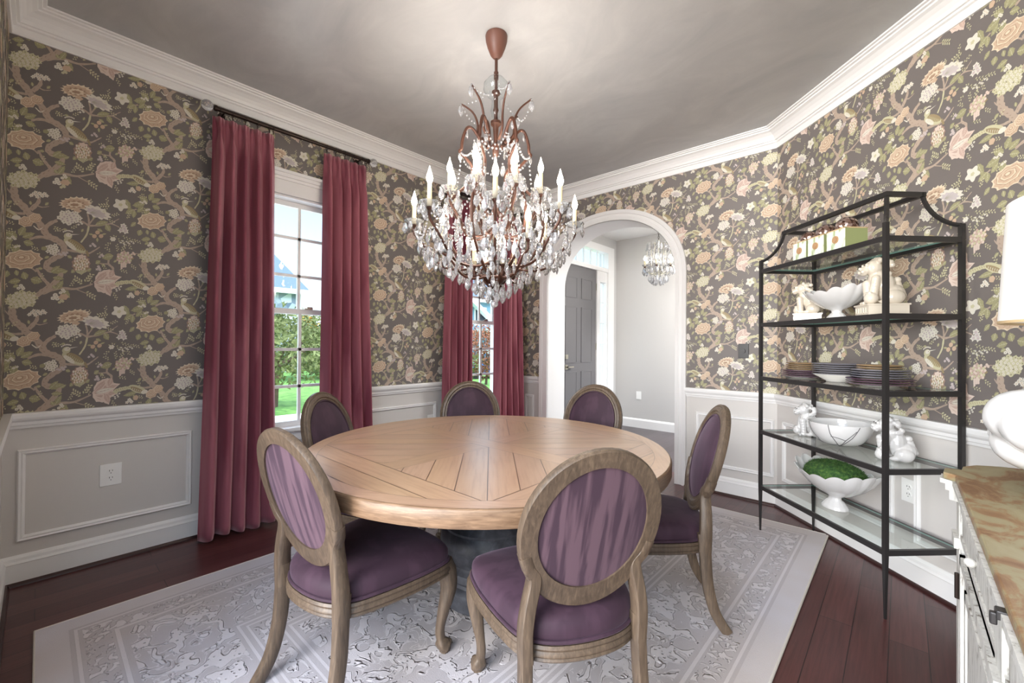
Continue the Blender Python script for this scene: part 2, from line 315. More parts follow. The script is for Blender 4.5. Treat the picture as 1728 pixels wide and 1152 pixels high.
def obj(name, mb, mats, parent=None, smooth=None, recalc=True, loc=None, rotz=None):
    me = bpy.data.meshes.new(name); me.from_pydata([tuple(v) for v in mb.v], [], mb.f)
    if not isinstance(mats, (list, tuple)): mats = [mats]
    for x in mats: me.materials.append(x)
    if any(mb.m): me.polygons.foreach_set('material_index', mb.m)
    if any(c is not None for c in mb.c):
        ca = me.color_attributes.new('Col', 'FLOAT_COLOR', 'CORNER'); data = []
        for f, c in zip(mb.f, mb.c): data.extend(list(c or (1, 1, 1, 1)) * len(f))
        ca.data.foreach_set('color', data)
    if any(u is not None for u in mb.uv):
        ul = me.uv_layers.new(name='UVMap'); data = []
        for f, u in zip(mb.f, mb.uv):
            ang = u or 0.0; ca_, sa_ = cos(ang), sin(ang)
            for i in f: x, y, z = mb.v[i]; data.extend((x * ca_ + y * sa_ + ang * 3.7, -x * sa_ + y * ca_))
        ul.data.foreach_set('uv', data)
    if recalc:
        bm = bmesh.new(); bm.from_mesh(me); bmesh.ops.recalc_face_normals(bm, faces=bm.faces); bm.to_mesh(me); bm.free()
    if smooth is not None:
        me.polygons.foreach_set('use_smooth', [True] * len(me.polygons)); me.set_sharp_from_angle(angle=radians(smooth))
    me.update(); o = bpy.data.objects.new(name, me); COL.objects.link(o)
    if parent: o.parent = parent
    if loc is not None: o.location = loc
    if rotz is not None: o.rotation_euler = (0, 0, rotz)
    return o
def thing(name, label, cat, loc=(0, 0, 0), rotz=0, group=None):
    o = bpy.data.objects.new(name, None); COL.objects.link(o); o.empty_display_size = 0.1
    o.location = loc; o.rotation_euler = (0, 0, rotz); o['label'] = label; o['category'] = cat
    if group: o['group'] = group
    return o
def tag(o, label, cat, group=None, kind=None):
    o['label'] = label; o['category'] = cat
    if group: o['group'] = group
    if kind: o['kind'] = kind
    return o
def struct(name, mb, m_, parent=None, smooth=None, label=None):
    o = obj(name, mb, m_, parent, smooth)
    if not parent: o['kind'] = 'structure'
    if label: o['label'] = label
    return o
def copy_tree(o, parent=None):
    c = o.copy(); COL.objects.link(c); c.parent = parent
    for ch in list(o.children): copy_tree(ch, c)
    return c
def modi(o, kind, **k):
    md = o.modifiers.new(kind.lower(), kind)
    for a, b_ in k.items(): setattr(md, a, b_)
    return md
def spl(P, n=8):
    # Catmull-Rom through P
    P = [Vector(p) for p in P]; out = []
    for i in range(len(P) - 1):
        p0 = P[max(i - 1, 0)]; p1 = P[i]; p2 = P[i + 1]; p3 = P[min(i + 2, len(P) - 1)]
        for j in range(n):
            t = j / n; out.append(0.5 * ((2 * p1) + (p2 - p0) * t + (2 * p0 - 5 * p1 + 4 * p2 - p3) * t * t + (3 * p1 - p0 - 3 * p2 + p3) * t ** 3))
    out.append(P[-1]); return out

# ------------------------------------------------------------------ the room shell
S2 = 2 ** -0.5
D, XK, YB, XR = 3.9684, 2.6779, -0.1213, 3.99
YS = D - (XR - XK)
H, HP, HR = 3.008, 2.86, 0.894
SLEN = (XR - XK) / S2
def frame(O, u, n): return lambda s_, d, z: (O[0] + u[0] * s_ + n[0] * d, O[1] + u[1] * s_ + n[1] * d, z)
FL = frame((0, 0), (0, 1), (1, 0)); FA = frame((0, D), (1, 0), (0, -1)); FS = frame((XK, D), (S2, -S2), (-S2, -S2))
FR_ = frame((XR, 0), (0, 1), (-1, 0)); FB = frame((0, YB), (1, 0), (0, 1))
W1, W2 = (1.135, 1.59), (3.075, 3.53); WZ0, WZ1 = 0.655, 2.352
AC, AH, AB, AZ = 1.115, 0.745, 0.62, 1.94   # arch centre, half width, rise, spring
def arch_pts(h, b_, z0, n=28, e=2.15):
    pts = []
    for i in range(n + 1):
        t = pi * (1 - i / n); c_, s_ = cos(t), sin(t)
        pts.append((AC + h * math.copysign(abs(c_) ** (2 / e), c_), z0 + b_ * abs(s_) ** (2 / e)))
    return pts

mb = MB(); mb.box(-0.15, 5.2, -6.4, D + 0.33, -0.12, 0)
struct('floor', mb, M_floor)
mb = MB(); mb.box(0, 4.2, D + 0.33, 6.4, -0.12, 0); struct('floor', mb, M_ffloor)
mb = MB(); mb.prism([(-0.15, -0.25), (4.2, -0.25), (4.2, D + 0.33), (-0.15, D + 0.33)], H, H + 0.1); struct('ceiling', mb, M_ceil)
mb = MB(); mb.box(0, 4.2, D + 0.33, 6.4, 2.95, 3.05); struct('ceiling', mb, M_trim)

def wall_boxes(mb, F, s0, s1, holes, z1=H + 0.1, t=0.15):
    cur = s0
    for (a, b_, z0h, z1h) in sorted(holes):
        mb.fbox(F, cur, a, -t, 0, -0.1, z1); mb.fbox(F, a, b_, -t, 0, -0.1, z0h); mb.fbox(F, a, b_, -t, 0, z1h, z1); cur = b_
    mb.fbox(F, cur, s1, -t, 0, -0.1, z1)
hol = lambda w: (w[0] - 0.035, w[1] + 0.035, WZ0 - 0.045, WZ1 + 0.035)
mb = MB(); wall_boxes(mb, FL, YB - 0.1, D, [hol(W1), hol(W2)]); wall_left = struct('wall_left', mb, M_wains)
mb = MB(); xl, xr = AC - AH, AC + AH; ap = arch_pts(AH, AB, AZ)
mb.box(-0.15, xl, D, D + 0.33, -0.1, H + 0.1); mb.box(xr, XK + 0.1, D, D + 0.33, -0.1, H + 0.1)
for (xa, za), (xb, zb) in zip(ap, ap[1:]):
    y0, y1 = D, D + 0.33; zt = H + 0.1
    mb.add([(xa, y0, za), (xb, y0, zb), (xb, y0, zt), (xa, y0, zt), (xa, y1, za), (xb, y1, zb), (xb, y1, zt), (xa, y1, zt)],
           [(0, 1, 2, 3), (7, 6, 5, 4), (4, 5, 1, 0)])
wall_back = struct('wall_back', mb, M_wains)
mb = MB(); mb.fbox(FS, 0, SLEN + 0.06, -0.12, 0, -0.1, H + 0.1); wall_angled = struct('wall_angled', mb, M_wains)
mb = MB(); mb.fbox(FR_, YB - 0.1, YS + 0.1, -0.12, 0, -0.1, H + 0.1); wall_right = struct('wall_right', mb, M_wains)
mb = MB(); mb.fbox(FB, -0.15, 1.75, -0.12, 0, -0.1, H + 0.1); wall_front = struct('wall_front', mb, M_wains)
# foyer shell
mb = MB(); DY0, DY1 = 4.75, 5.67
wall_boxes(mb, FL, D + 0.33, 6.25, [(DY0 - 0.14, 5.98, 0, 2.72)])
struct('wall_foyer_left', mb, M_foyer)
mb = MB(); mb.box(-0.15, 4.2, 6.25, 6.4, -0.1, 3.05); struct('wall_foyer_back', mb, M_foyer)

# ------------------------------------------------------------------ printed wallpaper
PAL = dict(bg=(114, 107, 104), br=(178, 160, 145), brd=(146, 126, 112), pe=(198, 172, 148), ped=(166, 138, 116), pel=(220, 204, 180), le=(156, 152, 118), led=(132, 129, 100), lel=(196, 191, 158),
           wh=(218, 213, 200), whd=(174, 168, 156), pk=(192, 166, 154), pkd=(160, 132, 122), pkl=(214, 196, 184), gr=(154, 138, 106), vi=(196, 186, 186))
PALL = {k: lin(v) for k, v in PAL.items()}
TILE = []
def T(x, y):   # artwork drawing units -> metres on the wall (one repeat is 0.52 x 0.63 m, half drop)
    dx, dy = x - 108, y - 188
    return (7.168e-4 * dx + 2.42e-5 * dy, 1.515e-4 * dx - 9.187e-4 * dy)
def poly(pts, c): TILE.append(([T(x, y) for x, y in pts], c))
def blob(x, y, rx, ry, c, lob=0, amp=0.12, n=None, rot=0, ph=0):
    n = n or (max(8, lob * 3)); r_ = radians(rot); out = []
    for i in range(n):
        t = 2 * pi * i / n; k = 1 + amp * cos(lob * t + ph) if lob else 1
        a, b_ = rx * k * cos(t), ry * k * sin(t); out.append((x + a * cos(r_) - b_ * sin(r_), y + a * sin(r_) + b_ * cos(r_)))
    poly(out, c)
def leaf(x, y, L, W, rot, c='le', rib='lel', ser=0):
    r_ = radians(rot); up_, dn = [], []; n = 7
    for i in range(n + 1):
        t = i / n; w = W * sin(pi * t ** 0.8) * (1 + (0.22 if ser and i % 2 else 0)); up_.append((L * t, w)); dn.append((L * t, -w))
    pts = up_ + dn[1:-1][::-1]
    poly([(x + a * cos(r_) - b_ * sin(r_), y + a * sin(r_) + b_ * cos(r_)) for a, b_ in pts], c)
    q = [(0, 1.3), (L * 0.9, 0.3), (L * 0.9, -0.3), (0, -1.3)]; poly([(x + a * cos(r_) - b_ * sin(r_), y + a * sin(r_) + b_ * cos(r_)) for a, b_ in q], rib)
    for k in (0.25, 0.45, 0.65):
        for sg in (1, -1):
            q = [(L * k - 1, 0), (L * k + 1, 0), (L * (k + 0.16), sg * W * 0.72)]
            poly([(x + a * cos(r_) - b_ * sin(r_), y + a * sin(r_) + b_ * cos(r_)) for a, b_ in q], rib)
def branch(pts, w0, w1, c='br'):
    P = spl([(x, y, 0) for x, y in pts], 4); k = len(P); lf, rt = [], []
    for i, p in enumerate(P):
        t = (P[min(i + 1, k - 1)] - P[max(i - 1, 0)]).normalized(); w = w0 + (w1 - w0) * i / (k - 1); w *= 1 + 0.16 * sin(i * 2.3)
        lf.append((p.x - t.y * w, p.y + t.x * w)); rt.append((p.x + t.y * w, p.y - t.x * w))
    for i in range(k - 1): poly([lf[i], lf[i + 1], rt[i + 1], rt[i]], c)
    for i in range(0, k - 1, 2): poly([((lf[i][0] * 3 + rt[i][0]) / 4, (lf[i][1] * 3 + rt[i][1]) / 4), ((lf[i + 1][0] * 2.6 + rt[i + 1][0] * 1.4) / 4, (lf[i + 1][1] * 2.6 + rt[i + 1][1] * 1.4) / 4), ((lf[i + 1][0] + rt[i + 1][0]) / 2, (lf[i + 1][1] + rt[i + 1][1]) / 2)], 'brd' if c == 'br' else c)
def florets(x, y, rx, ry, n, r, c='wh', cc='whd', seed=1):
    R = random.Random(seed)
    for i in range(n):
        a = i * 2.39996; q = sqrt((i + 0.5) / n); fx, fy = x + rx * q * cos(a), y + ry * q * sin(a)
        blob(fx, fy, r, r * 0.85, c, 5, 0.28, 10, 0, R.random() * 6); blob(fx, fy, r * 0.28, r * 0.28, cc, n=5)
def sprig(x, y, L, rot, n=5, c='lel', r=6):
    r_ = radians(rot); poly([(x - sin(r_), y + cos(r_)), (x + sin(r_), y - cos(r_)), (x + L * cos(r_), y + L * sin(r_))], 'led')
    for i in range(n):
        t = (i + 1) / n; sg = 1 if i % 2 else -1; bx, by = x + L * t * cos(r_), y + L * t * sin(r_)
        a = r_ + sg * 0.9; blob(bx + r * 1.1 * cos(a), by + r * 1.1 * sin(a), r, r * 0.5, c, n=6, rot=math.degrees(a))
def rose(x, y, rx, ry, a='pe', d='ped', l='pel', lob=11):
    blob(x, y, rx, ry, l, lob, 0.09); blob(x + 2, y + 1, rx * 0.92, ry * 0.9, a, lob, 0.08, ph=0.6)
    for k, cc in ((0.74, d), (0.70, l), (0.62, a), (0.47, d), (0.43, l), (0.35, a), (0.2, d), (0.14, l)):
        blob(x - rx * 0.1 * (1 - k), y - ry * 0.28 * (1 - k), rx * k, ry * k * 0.92, cc, 7, 0.07, ph=k * 9)
    for i in range(7):
        t = 0.25 + i * 0.42; x0, y0 = x + rx * 0.62 * cos(t), y + ry * 0.62 * sin(t); x1, y1 = x + rx * 0.88 * cos(t + 0.12), y + ry * 0.88 * sin(t + 0.12)
        poly([(x0 - 2, y0), (x0 + 2, y0), (x1, y1)], d)
# trunks and branches
branch([(52, 450), (50, 490), (62, 535), (98, 575), (120, 610), (160, 650), (188, 700), (215, 742), (262, 768), (292, 805), (288, 845), (240, 872), (200, 905), (212, 935), (262, 950), (272, 975), (238, 1018), (185, 1055), (140, 1085), (70, 1105)], 19, 14)
branch([(262, 648), (222, 668), (186, 705)], 8, 14); branch([(170, 515), (166, 545), (128, 588)], 8, 13); branch([(160, 562), (185, 572), (222, 566)], 4, 1.5)
branch([(60, 515), (30, 490), (18, 470)], 5, 2); branch([(10, 592), (50, 606), (100, 612)], 5, 7)
branch([(118, 757), (170, 744), (240, 758)], 6, 10); branch([(296, 822), (350, 834), (420, 850), (455, 836), (492, 812)], 8, 3)
branch([(385, 782), (418, 735), (432, 680)], 4.5, 6, 'lel'); branch([(432, 680), (432, 640), (424, 600)], 6, 4); branch([(432, 672), (462, 632), (475, 612)], 5, 3); branch([(430, 678), (395, 655), (360, 650)], 6, 4)
branch([(432, 680), (500, 678), (560, 668), (610, 690)], 6, 2.5); branch([(545, 672), (585, 650), (610, 636)], 3, 2)
branch([(178, 1072), (262, 1050), (350, 1062), (446, 1040)], 10, 4); branch([(350, 1062), (400, 1090), (440, 1108)], 3, 1)
branch([(150, 925), (170, 970), (198, 1010), (215, 1030)], 6, 10); branch([(120, 918), (150, 945)], 3, 5)
branch([(495, 862), (540, 880), (540, 920), (566, 950), (560, 985)], 4, 8); branch([(540, 922), (490, 915)], 4, 3)
branch([(720, 572), (690, 578), (660, 560)], 4, 3); branch([(830, 430), (770, 408), (700, 400)], 7, 4)
# leaves
for a in ((70, 990, 60, 15, 175), (96, 985, 46, 17, -105), (120, 985, 62, 20, 20), (222, 950, 78, 16, -6), (222, 955, 62, 14, -38), (232, 985, 60, 12, 12), (60, 1015, 30, 10, 160)): leaf(*a, ser=1)
for a in ((40, 760, 82, 20, 172), (60, 745, 66, 18, -150), (70, 735, 62, 18, -62), (85, 745, 66, 16, -20), (90, 770, 55, 16, 20), (60, 785, 58, 18, 110), (30, 780, 55, 16, 140)): leaf(*a, ser=1)
for a in ((250, 1055, 62, 15, -55), (275, 1065, 66, 20, 48), (470, 672, 78, 15, -12), (530, 672, 52, 16, 62), (480, 700, 36, 9, 30), (650, 510, 82, 17, 68), (700, 575, 60, 16, 152), (705, 580, 52, 15, 98)): leaf(*a, ser=1)
for a in ((740, 405, 84, 15, 178), (720, 418, 44, 14, 60), (570, 870, 70, 22, 170), (465, 915, 34, 14, -30), (440, 945, 34, 14, 160), (350, 945, 30, 12, 140), (60, 870, 20, 8, 120)): leaf(*a)
leaf(-20, 880, 45, 12, 140, ser=1); leaf(10, 930, 42, 17, 110, ser=1); leaf(50, 930, 34, 12, 80)
for a in ((200, 560, 26, 9, -40), (40, 540, 30, 10, 150), (290, 700, 24, 8, 10), (310, 860, 30, 10, 30), (215, 860, 28, 9, 160), (180, 930, 26, 9, 190), (280, 960, 34, 10, -20), (230, 1030, 30, 10, 60), (130, 560, 24, 8, -100), (590, 900, 24, 8, 150), (520, 930, 26, 8, 200), (400, 700, 22, 8, 120), (455, 640, 24, 8, -60)): leaf(*a)
for a in ((320, 600, 40, 150, 6), (560, 620, 44, -20, 6), (540, 640, 40, 30, 5), (430, 560, 40, -60, 5), (660, 640, 40, -70, 6), (420, 980, 50, 70, 6), (350, 1000, 44, 120, 6), (330, 700, 36, -30, 5), (160, 1000, 40, -60, 5), (20, 830, 40, -60, 5), (170, 820, 40, 200, 6), (560, 1100, 50, 60, 6), (600, 960, 50, 20, 6), (670, 930, 44, 40, 6)): sprig(*a)
# peony, twin roses, carnation
rose(85, 872, 92, 54); rose(104, 656, 38, 30, lob=7); rose(150, 634, 32, 26, lob=7)
for k in range(2): branch([(140, 680), (165, 700 + 5 * k), (185, 690)], 2, 1, 'wh')
blob(362, 545, 84, 38, 'pel', 17, 0.13, 51, -4); blob(362, 548, 74, 32, 'pe', 13, 0.12, 39); blob(360, 550, 52, 22, 'ped', 11, 0.16, 33); blob(358, 552, 44, 17, 'pel', 9, 0.2, 27); blob(356, 554, 24, 9, 'ped', 7, 0.2)
blob(370, 590, 22, 12, 'pe', 5, 0.15)
# ringed hydrangea and fan flower
florets(325, 630, 58, 38, 22, 15, 'wh', 'whd', 3); florets(325, 630, 44, 28, 12, 7, 'vi', 'ped', 4); florets(385, 668, 20, 10, 3, 7)
blob(484, 598, 78, 34, 'wh', 11, 0.13, 44, 22); blob(476, 602, 58, 22, 'vi', 9, 0.14, 36, 22)
for k in range(7):
    t = radians(-75 + k * 24); poly([(440, 598), (444, 602), (470 + 62 * cos(t), 600 + 30 * sin(t) + 14 * cos(t))], 'whd')
# hydrangea clusters
florets(96, 418, 76, 48, 40, 13, 'lel', 'led', 5); florets(96, 418, 70, 42, 30, 7, 'wh', 'gr', 6)
florets(172, 500, 44, 17, 10, 11, 'wh', 'pe', 7); florets(235, 820, 32, 30, 13, 12, 'wh', 'led', 8); florets(288, 848, 26, 12, 6, 8, 'vi', 'pe', 9); blob(190, 812, 15, 12, 'le', 5, 0.1)
florets(70, 1028, 22, 12, 4, 10); florets(36, 748, 26, 9, 5, 8); florets(60, 795, 14, 6, 2, 8)
# crested bird and its plume
blob(352, 800, 72, 26, 'lel', 0, n=16, rot=36); blob(362, 796, 58, 18, 'gr', 0, n=14, rot=38); blob(330, 800, 40, 13, 'wh', 0, n=12, rot=44)
for k in range(9): x0 = 330 + k * 9; y0 = 768 + k * 8; poly([(x0, y0), (x0 + 4, y0 - 2), (x0 - 12 + k, y0 + 24), (x0 - 15 + k, y0 + 24)], 'lel')
blob(316, 742, 23, 21, 'lel', 0, n=12); blob(320, 736, 16, 12, 'wh', 0, n=10); blob(326, 735, 3, 3, 'brd', n=6); poly([(334, 730), (336, 736), (382, 732)], 'wh')
for k in range(7): blob(292 + 8 * k, 716 - 7 * sin(pi * k / 6), 4, 5, 'wh', n=6)
poly([(408, 838), (420, 830), (432, 868), (420, 870)], 'gr')
blob(384, 912, 50, 58, 'pkd', 13, 0.08, 39); blob(384, 915, 42, 50, 'gr', 11, 0.1, 33)
for k in range(36): a = k * 2.39996; q = sqrt((k + 0.5) / 36); blob(384 + 42 * q * cos(a), 908 + 50 * q * sin(a), 6, 8, ('wh', 'pkl', 'pel')[k % 3], n=6)
for k in range(6): leaf(384 + (k - 2.5) * 12, 950, 30, 7, 40 + k * 20, 'lel', 'led')
blob(384, 868, 18, 12, 'pkl', 5, 0.15)
# small blossoms and sprays
florets(632, 700, 28, 24, 4, 18, 'wh', 'vi', 11); florets(632, 700, 26, 22, 4, 11, 'vi', 'pe', 12); blob(570, 765, 17, 14, 'wh', 6, 0.15); florets(280, 1072, 20, 12, 3, 10); florets(240, 1100, 22, 15, 4, 13); blob(285, 1105, 26, 18, 'pe', 6, 0.15); florets(272, 1130, 18, 8, 3, 9, 'lel')
blob(480, 722, 14, 13, 'pe', n=8); blob(462, 745, 14, 13, 'pe', n=8); blob(500, 745, 14, 13, 'pe', n=8); leaf(455, 735, 26, 6, 190); leaf(505, 735, 28, 6, -10); leaf(478, 755, 28, 8, 90)
for a in ((590, 760, 60, 35, 6), (620, 745, 90, 25, 9), (660, 770, 60, 75, 7), (690, 772, 50, 20, 6), (600, 740, 40, 160, 4), (560, 780, 34, 140, 4), (650, 790, 60, 110, 6)): sprig(*a)
florets(650, 790, 50, 14, 9, 6, 'wh', 'led', 14)
for a in ((600, 850, 46, -100, 6), (560, 845, 40, -140, 5), (620, 850, 34, -70, 4), (520, 872, 40, -150, 5), (500, 915, 36, 60, 5), (250, 690, 34, 30, 5), (240, 680, 34, 60, 5), (40, 688, 44, 140, 6), (55, 670, 30, 200, 4)): sprig(*a)
florets(480, 945, 16, 14, 4, 9, 'vi', 'pe', 15); florets(450, 800, 26, 10, 4, 8, 'vi', 'pe', 16); florets(500, 870, 20, 9, 3, 8, 'vi', 'pe')
# grapes
blob(640, 885, 52, 34, 'gr', 9, 0.12, 36, 10)
for k in range(38): a = k * 2.39996; q = sqrt((k + 0.5) / 38); blob(636 + 48 * q * cos(a), 888 + 42 * q * sin(a), 8, 8, ('pk', 'pkl', 'lel')[k % 3], n=7)
for k in range(10): blob(618 + (k % 3) * 12, 925 + (k // 3) * 9, 7, 7, 'pkl', n=7)
branch([(680, 868), (710, 862), (730, 868)], 3, 1.5); florets(690, 862, 18, 8, 4, 7, 'pkl', 'pe')
# tulip
for (x, y, L, W, r_) in ((455, 1030, 120, 30, 38), (455, 1035, 150, 34, 12), (450, 1032, 170, 32, -8), (460, 1020, 110, 24, -36), (560, 960, 60, 24, 110), (520, 1050, 80, 22, 70)):
    leaf(x, y, L, W, r_, 'pkl', 'pkd', ser=1); leaf(x + 6, y + 1, L * 0.85, W * 0.7, r_, 'pk', 'pkl')
leaf(470, 1035, 110, 14, -4, 'wh', 'pkd'); florets(592, 1078, 26, 18, 7, 6, 'wh', 'brd', 21)
for a in ((395, 1035, 60, -140, 8), (400, 1030, 62, -50, 8), (400, 1085, 66, 35, 8)): sprig(*a, r=9)
# dogwood blossom, sprig
blob(620, 547, 40, 34, 'wh', 5, 0.22, 30, 20); blob(620, 547, 12, 10, 'lel', 5, 0.2); sprig(560, 550, 60, 175, 8, r=8); sprig(545, 545, 34, -100, 4); sprig(540, 560, 40, 120, 5)
# long-tailed bird
branch([(604, 378), (620, 366), (660, 362), (700, 364)], 15, 10, 'lel'); blob(748, 385, 64, 22, 'lel', 0, n=16, rot=30); blob(745, 388, 50, 12, 'gr', 0, n=12, rot=32); blob(790, 412, 22, 14, 'wh', 0, n=10)
for k in range(8): poly([(612 + k * 13, 358), (616 + k * 13, 358), (620 + k * 13, 370)], 'gr')
for k in range(6): poly([(715 + k * 12, 370 + k * 7), (720 + k * 12, 368 + k * 7), (712 + k * 12, 390 + k * 6)], 'wh')
florets(692, 450, 26, 12, 4, 12, 'wh', 'pe', 23); blob(735, 438, 17, 16, 'pe', 5, 0.1)
for a in ((770, 370, 40, -120, 5), (780, 350, 34, -60, 4), (790, 480, 34, 140, 4)): sprig(*a)
TILE_B = []
for pts, c in TILE:
    xs = [p[0] for p in pts]; ys = [p[1] for p in pts]; TILE_B.append((pts, PALL[c], min(xs), max(xs), min(ys), max(ys)))
def clip_poly(pts, s0, s1, z0, z1):
    for ax_, lim, sg in ((0, s0, 1), (0, s1, -1), (1, z0, 1), (1, z1, -1)):
        out = []; n = len(pts)
        if not n: return out
        for i in range(n):
            a, b_ = pts[i], pts[(i + 1) % n]; da, db = sg * (a[ax_] - lim), sg * (b_[ax_] - lim)
            if da >= 0: out.append(a)
            if (da >= 0) != (db >= 0): t = da / (da - db); out.append((a[0] + (b_[0] - a[0]) * t, a[1] + (b_[1] - a[1]) * t))
        pts = out
    return pts
def wallpaper(parent, F, rects, phase):
    mb = MB(); bgc = PALL['bg']
    s_lo = min(r[0] for r in rects); s_hi = max(r[1] for r in rects)
    for (s0, s1, z0, z1) in rects: mb.add([F(s0, 0.0015, z0), F(s1, 0.0015, z0), F(s1, 0.0015, z1), F(s0, 0.0015, z1)], [(0, 1, 2, 3)], 0, bgc)
    n0 = int((s_lo - phase[0]) / 0.52) - 3; n1 = int((s_hi - phase[0]) / 0.52) + 3
    for i in range(n0, n1):
        for j in range(-8, 9):
            ox = phase[0] + 0.52 * i; oz = phase[1] + 0.63 * j + (0.315 if i % 2 else 0)
            for k, (pts, c, xa, xb, ya, yb) in enumerate(TILE_B):
                a0, a1, b0, b1 = ox + xa, ox + xb, oz + ya, oz + yb
                for (s0, s1, z0, z1) in rects:
                    if a1 <= s0 or a0 >= s1 or b1 <= z0 or b0 >= z1: continue
                    q = [(ox + x, oz + y) for x, y in pts]
                    if a0 < s0 or a1 > s1 or b0 < z0 or b1 > z1: q = clip_poly(q, s0, s1, z0, z1)
                    if len(q) >= 3: mb.add([F(x, 0.0017 + k * 1.5e-6, y) for x, y in q], [list(range(len(q)))], 0, c)
    return obj('wallpaper', mb, M_paper, parent, recalc=False)
ZL, ZH = HR - 0.02, HP + 0.01
def rects_with_holes(s0, s1, holes):
    r = []; cur = s0
    for a, b_, z0, z1 in holes:
        r.append((cur, a, ZL, ZH))
        if z1 < ZH: r.append((a, b_, max(z1, ZL), ZH))
        cur = b_
    r.append((cur, s1, ZL, ZH)); return r
wallpaper(wall_left, FL, rects_with_holes(YB, D, [(W1[0] - 0.05, W1[1] + 0.05, 0, 2.5), (W2[0] - 0.05, W2[1] + 0.05, 0, 2.5)]), (-0.06, 2.328))
ra = [(0, AC - 0.80, ZL, ZH), (AC + 0.80, XK, ZL, ZH)]; k_ = 32; om = arch_pts(AH + 0.055, AB + 0.05, AZ, 60)
def arch_top(x): return max([z for (xx, z) in om if abs(xx - x) < 0.06] or [AZ])
for i in range(k_):
    a = AC - 0.80 + 1.6 * i / k_; b_ = a + 1.6 / k_; t_ = (a + b_) / 2 - AC; q = max(0, 1 - abs(t_ / 0.80) ** 2.15) ** (1 / 2.15)
    ra.append((a, b_, AZ + 0.67 * q, ZH))
wallpaper(wall_back, FA, ra, (2.105, 2.056)); wallpaper(wall_angled, FS, [(0, SLEN, ZL, ZH)], (1.542, 2.035))
wallpaper(wall_right, FR_, [(YB, YS, ZL, ZH)], (0.3, 2.2)); wallpaper(wall_front, FB, [(0, 1.75, ZL, ZH)], (0.1, 2.2))

# ------------------------------------------------------------------ trim
crown = [(0, HP), (0.012, HP), (0.015, 2.868), (0.015, 2.902), (0.028, 2.906), (0.030, 2.916), (0.040, 2.918), (0.048, 2.936), (0.062, 2.955), (0.082, 2.972), (0.100, 2.980), (0.102, 2.988), (0.116, 2.991), (0.118, 2.998), (0.132, 3.0), (0.134, H), (0, H)]
path = [(XR, YB), (XR, YS), (XK, D), (0, D), (0, YB), (1.75, YB)]
mb = MB(); mb.sweep(path, crown, side=-1); struct('trim_1', mb, M_trim)
rail = [(0, 0.812), (0.010, 0.812), (0.013, 0.826), (0.020, 0.830), (0.022, 0.846), (0.032, 0.858), (0.036, 0.868), (0.037, 0.884), (0.033, HR), (0, HR)]
base = [(0, 0), (0.018, 0), (0.018, 0.108), (0.020, 0.112), (0.014, 0.124), (0.012, 0.138), (0.005, 0.150), (0, 0.153)]
shoe = [(0.0, 0), (0.034, 0), (0.032, 0.008), (0.026, 0.015), (0.018, 0.018), (0, 0.018)]
segs = {'a': [(XR, YB), (XR, YS), (XK, D), (AC + 0.84, D)], 'b': [(AC - 0.86, D), (0, D), (0, W2[1] + 0.105)], 'c': [(0, W2[0] - 0.105), (0, W1[1] + 0.105)], 'd': [(0, W1[0] - 0.105), (0, YB), (1.75, YB)]}
for k, (a, p_) in enumerate(segs.items()):
    mb = MB(); mb.sweep(p_, rail, side=-1); struct('trim_%d' % (k + 2), mb, M_trim)
for nm, p_ in (('baseboard_right', segs['a']), ('baseboard_left', [(AC - 0.86, D), (0, D), (0, YB), (1.75, YB)])):
    mb = MB(); mb.sweep(p_, base, side=-1); o = struct(nm, mb, M_trim)
    mb = MB(); mb.sweep(p_, shoe, side=-1); obj('shoe_molding', mb, M_shoe, o)
TN = [6]
def panel(F, s0, s1, z0, z1):
    pr = [(0, 0), (0, 0.008), (0.006, 0.016), (0.014, 0.012), (0.020, 0.014), (0.028, 0.006), (0.030, 0)]
    mb = MB(); vs = []
    for cx, cz, sx, sz in ((s0, z0, 1, 1), (s1, z0, -1, 1), (s1, z1, -1, -1), (s0, z1, 1, -1)):
        for t, d in pr: vs.append(F(cx + sx * t, d, cz + sz * t))
    n = len(pr); fs = [(i * n + j, i * n + j + 1, ((i + 1) % 4) * n + j + 1, ((i + 1) % 4) * n + j) for i in range(4) for j in range(n - 1)]
    mb.add(vs, fs); struct('trim_%d' % TN[0], mb, M_trim); TN[0] += 1
panel(FL, -0.07, 0.675, 0.222, 0.70)
panel(FL, 1.80, 2.645, 0.222, 0.70); panel(FL, 2.72, 2.9, 0.222, 0.70); panel(FA, 0.04, 0.175, 0.222, 0.675); panel(FA, 2.05, XK - 0.02 - 0.0, 0.222, 0.683)
panel(FS, 0.075, 1.0, 0.222, 0.683); panel(FS, 1.12, SLEN - 0.08, 0.222, 0.683)
# arch casing with a raised outer bead
mb = MB(); op = [(AC - AH - 0.11, 0)] + arch_pts(AH + 0.105, AB + 0.10, AZ, 40) + [(AC + AH + 0.105, 0)]; op[0] = (AC - AH - 0.105, 0)
ip = [(AC - AH, 0)] + arch_pts(AH, AB, AZ, 40) + [(AC + AH, 0)]
lay = [(0.0, 0.0), (0.0, 0.014), (0.30, 0.016), (0.34, 0.010), (0.60, 0.012), (0.66, 0.022), (0.96, 0.030), (1.0, 0.026), (1.0, 0.0)]
vs = []; n = len(lay)
for (xi, zi), (xo, zo) in zip(ip, op):
    for t, d in lay: vs.append((xi + (xo - xi) * t, D - d, zi + (zo - zi) * t))
mb.add(vs, [(i * n + j, i * n + j + 1, (i + 1) * n + j + 1, (i + 1) * n + j) for i in range(len(ip) - 1) for j in range(n - 1)])
struct('trim_%d' % TN[0], mb, M_trim, smooth=40); TN[0] += 1
mb = MB(); vs = []
for (x, z) in ip:
    qx = AC + (x - AC) * 0.994; qz = z - (0.004 if z > AZ else 0); vs += [(qx, D - 0.002, qz), (qx, D + 0.335, qz)]
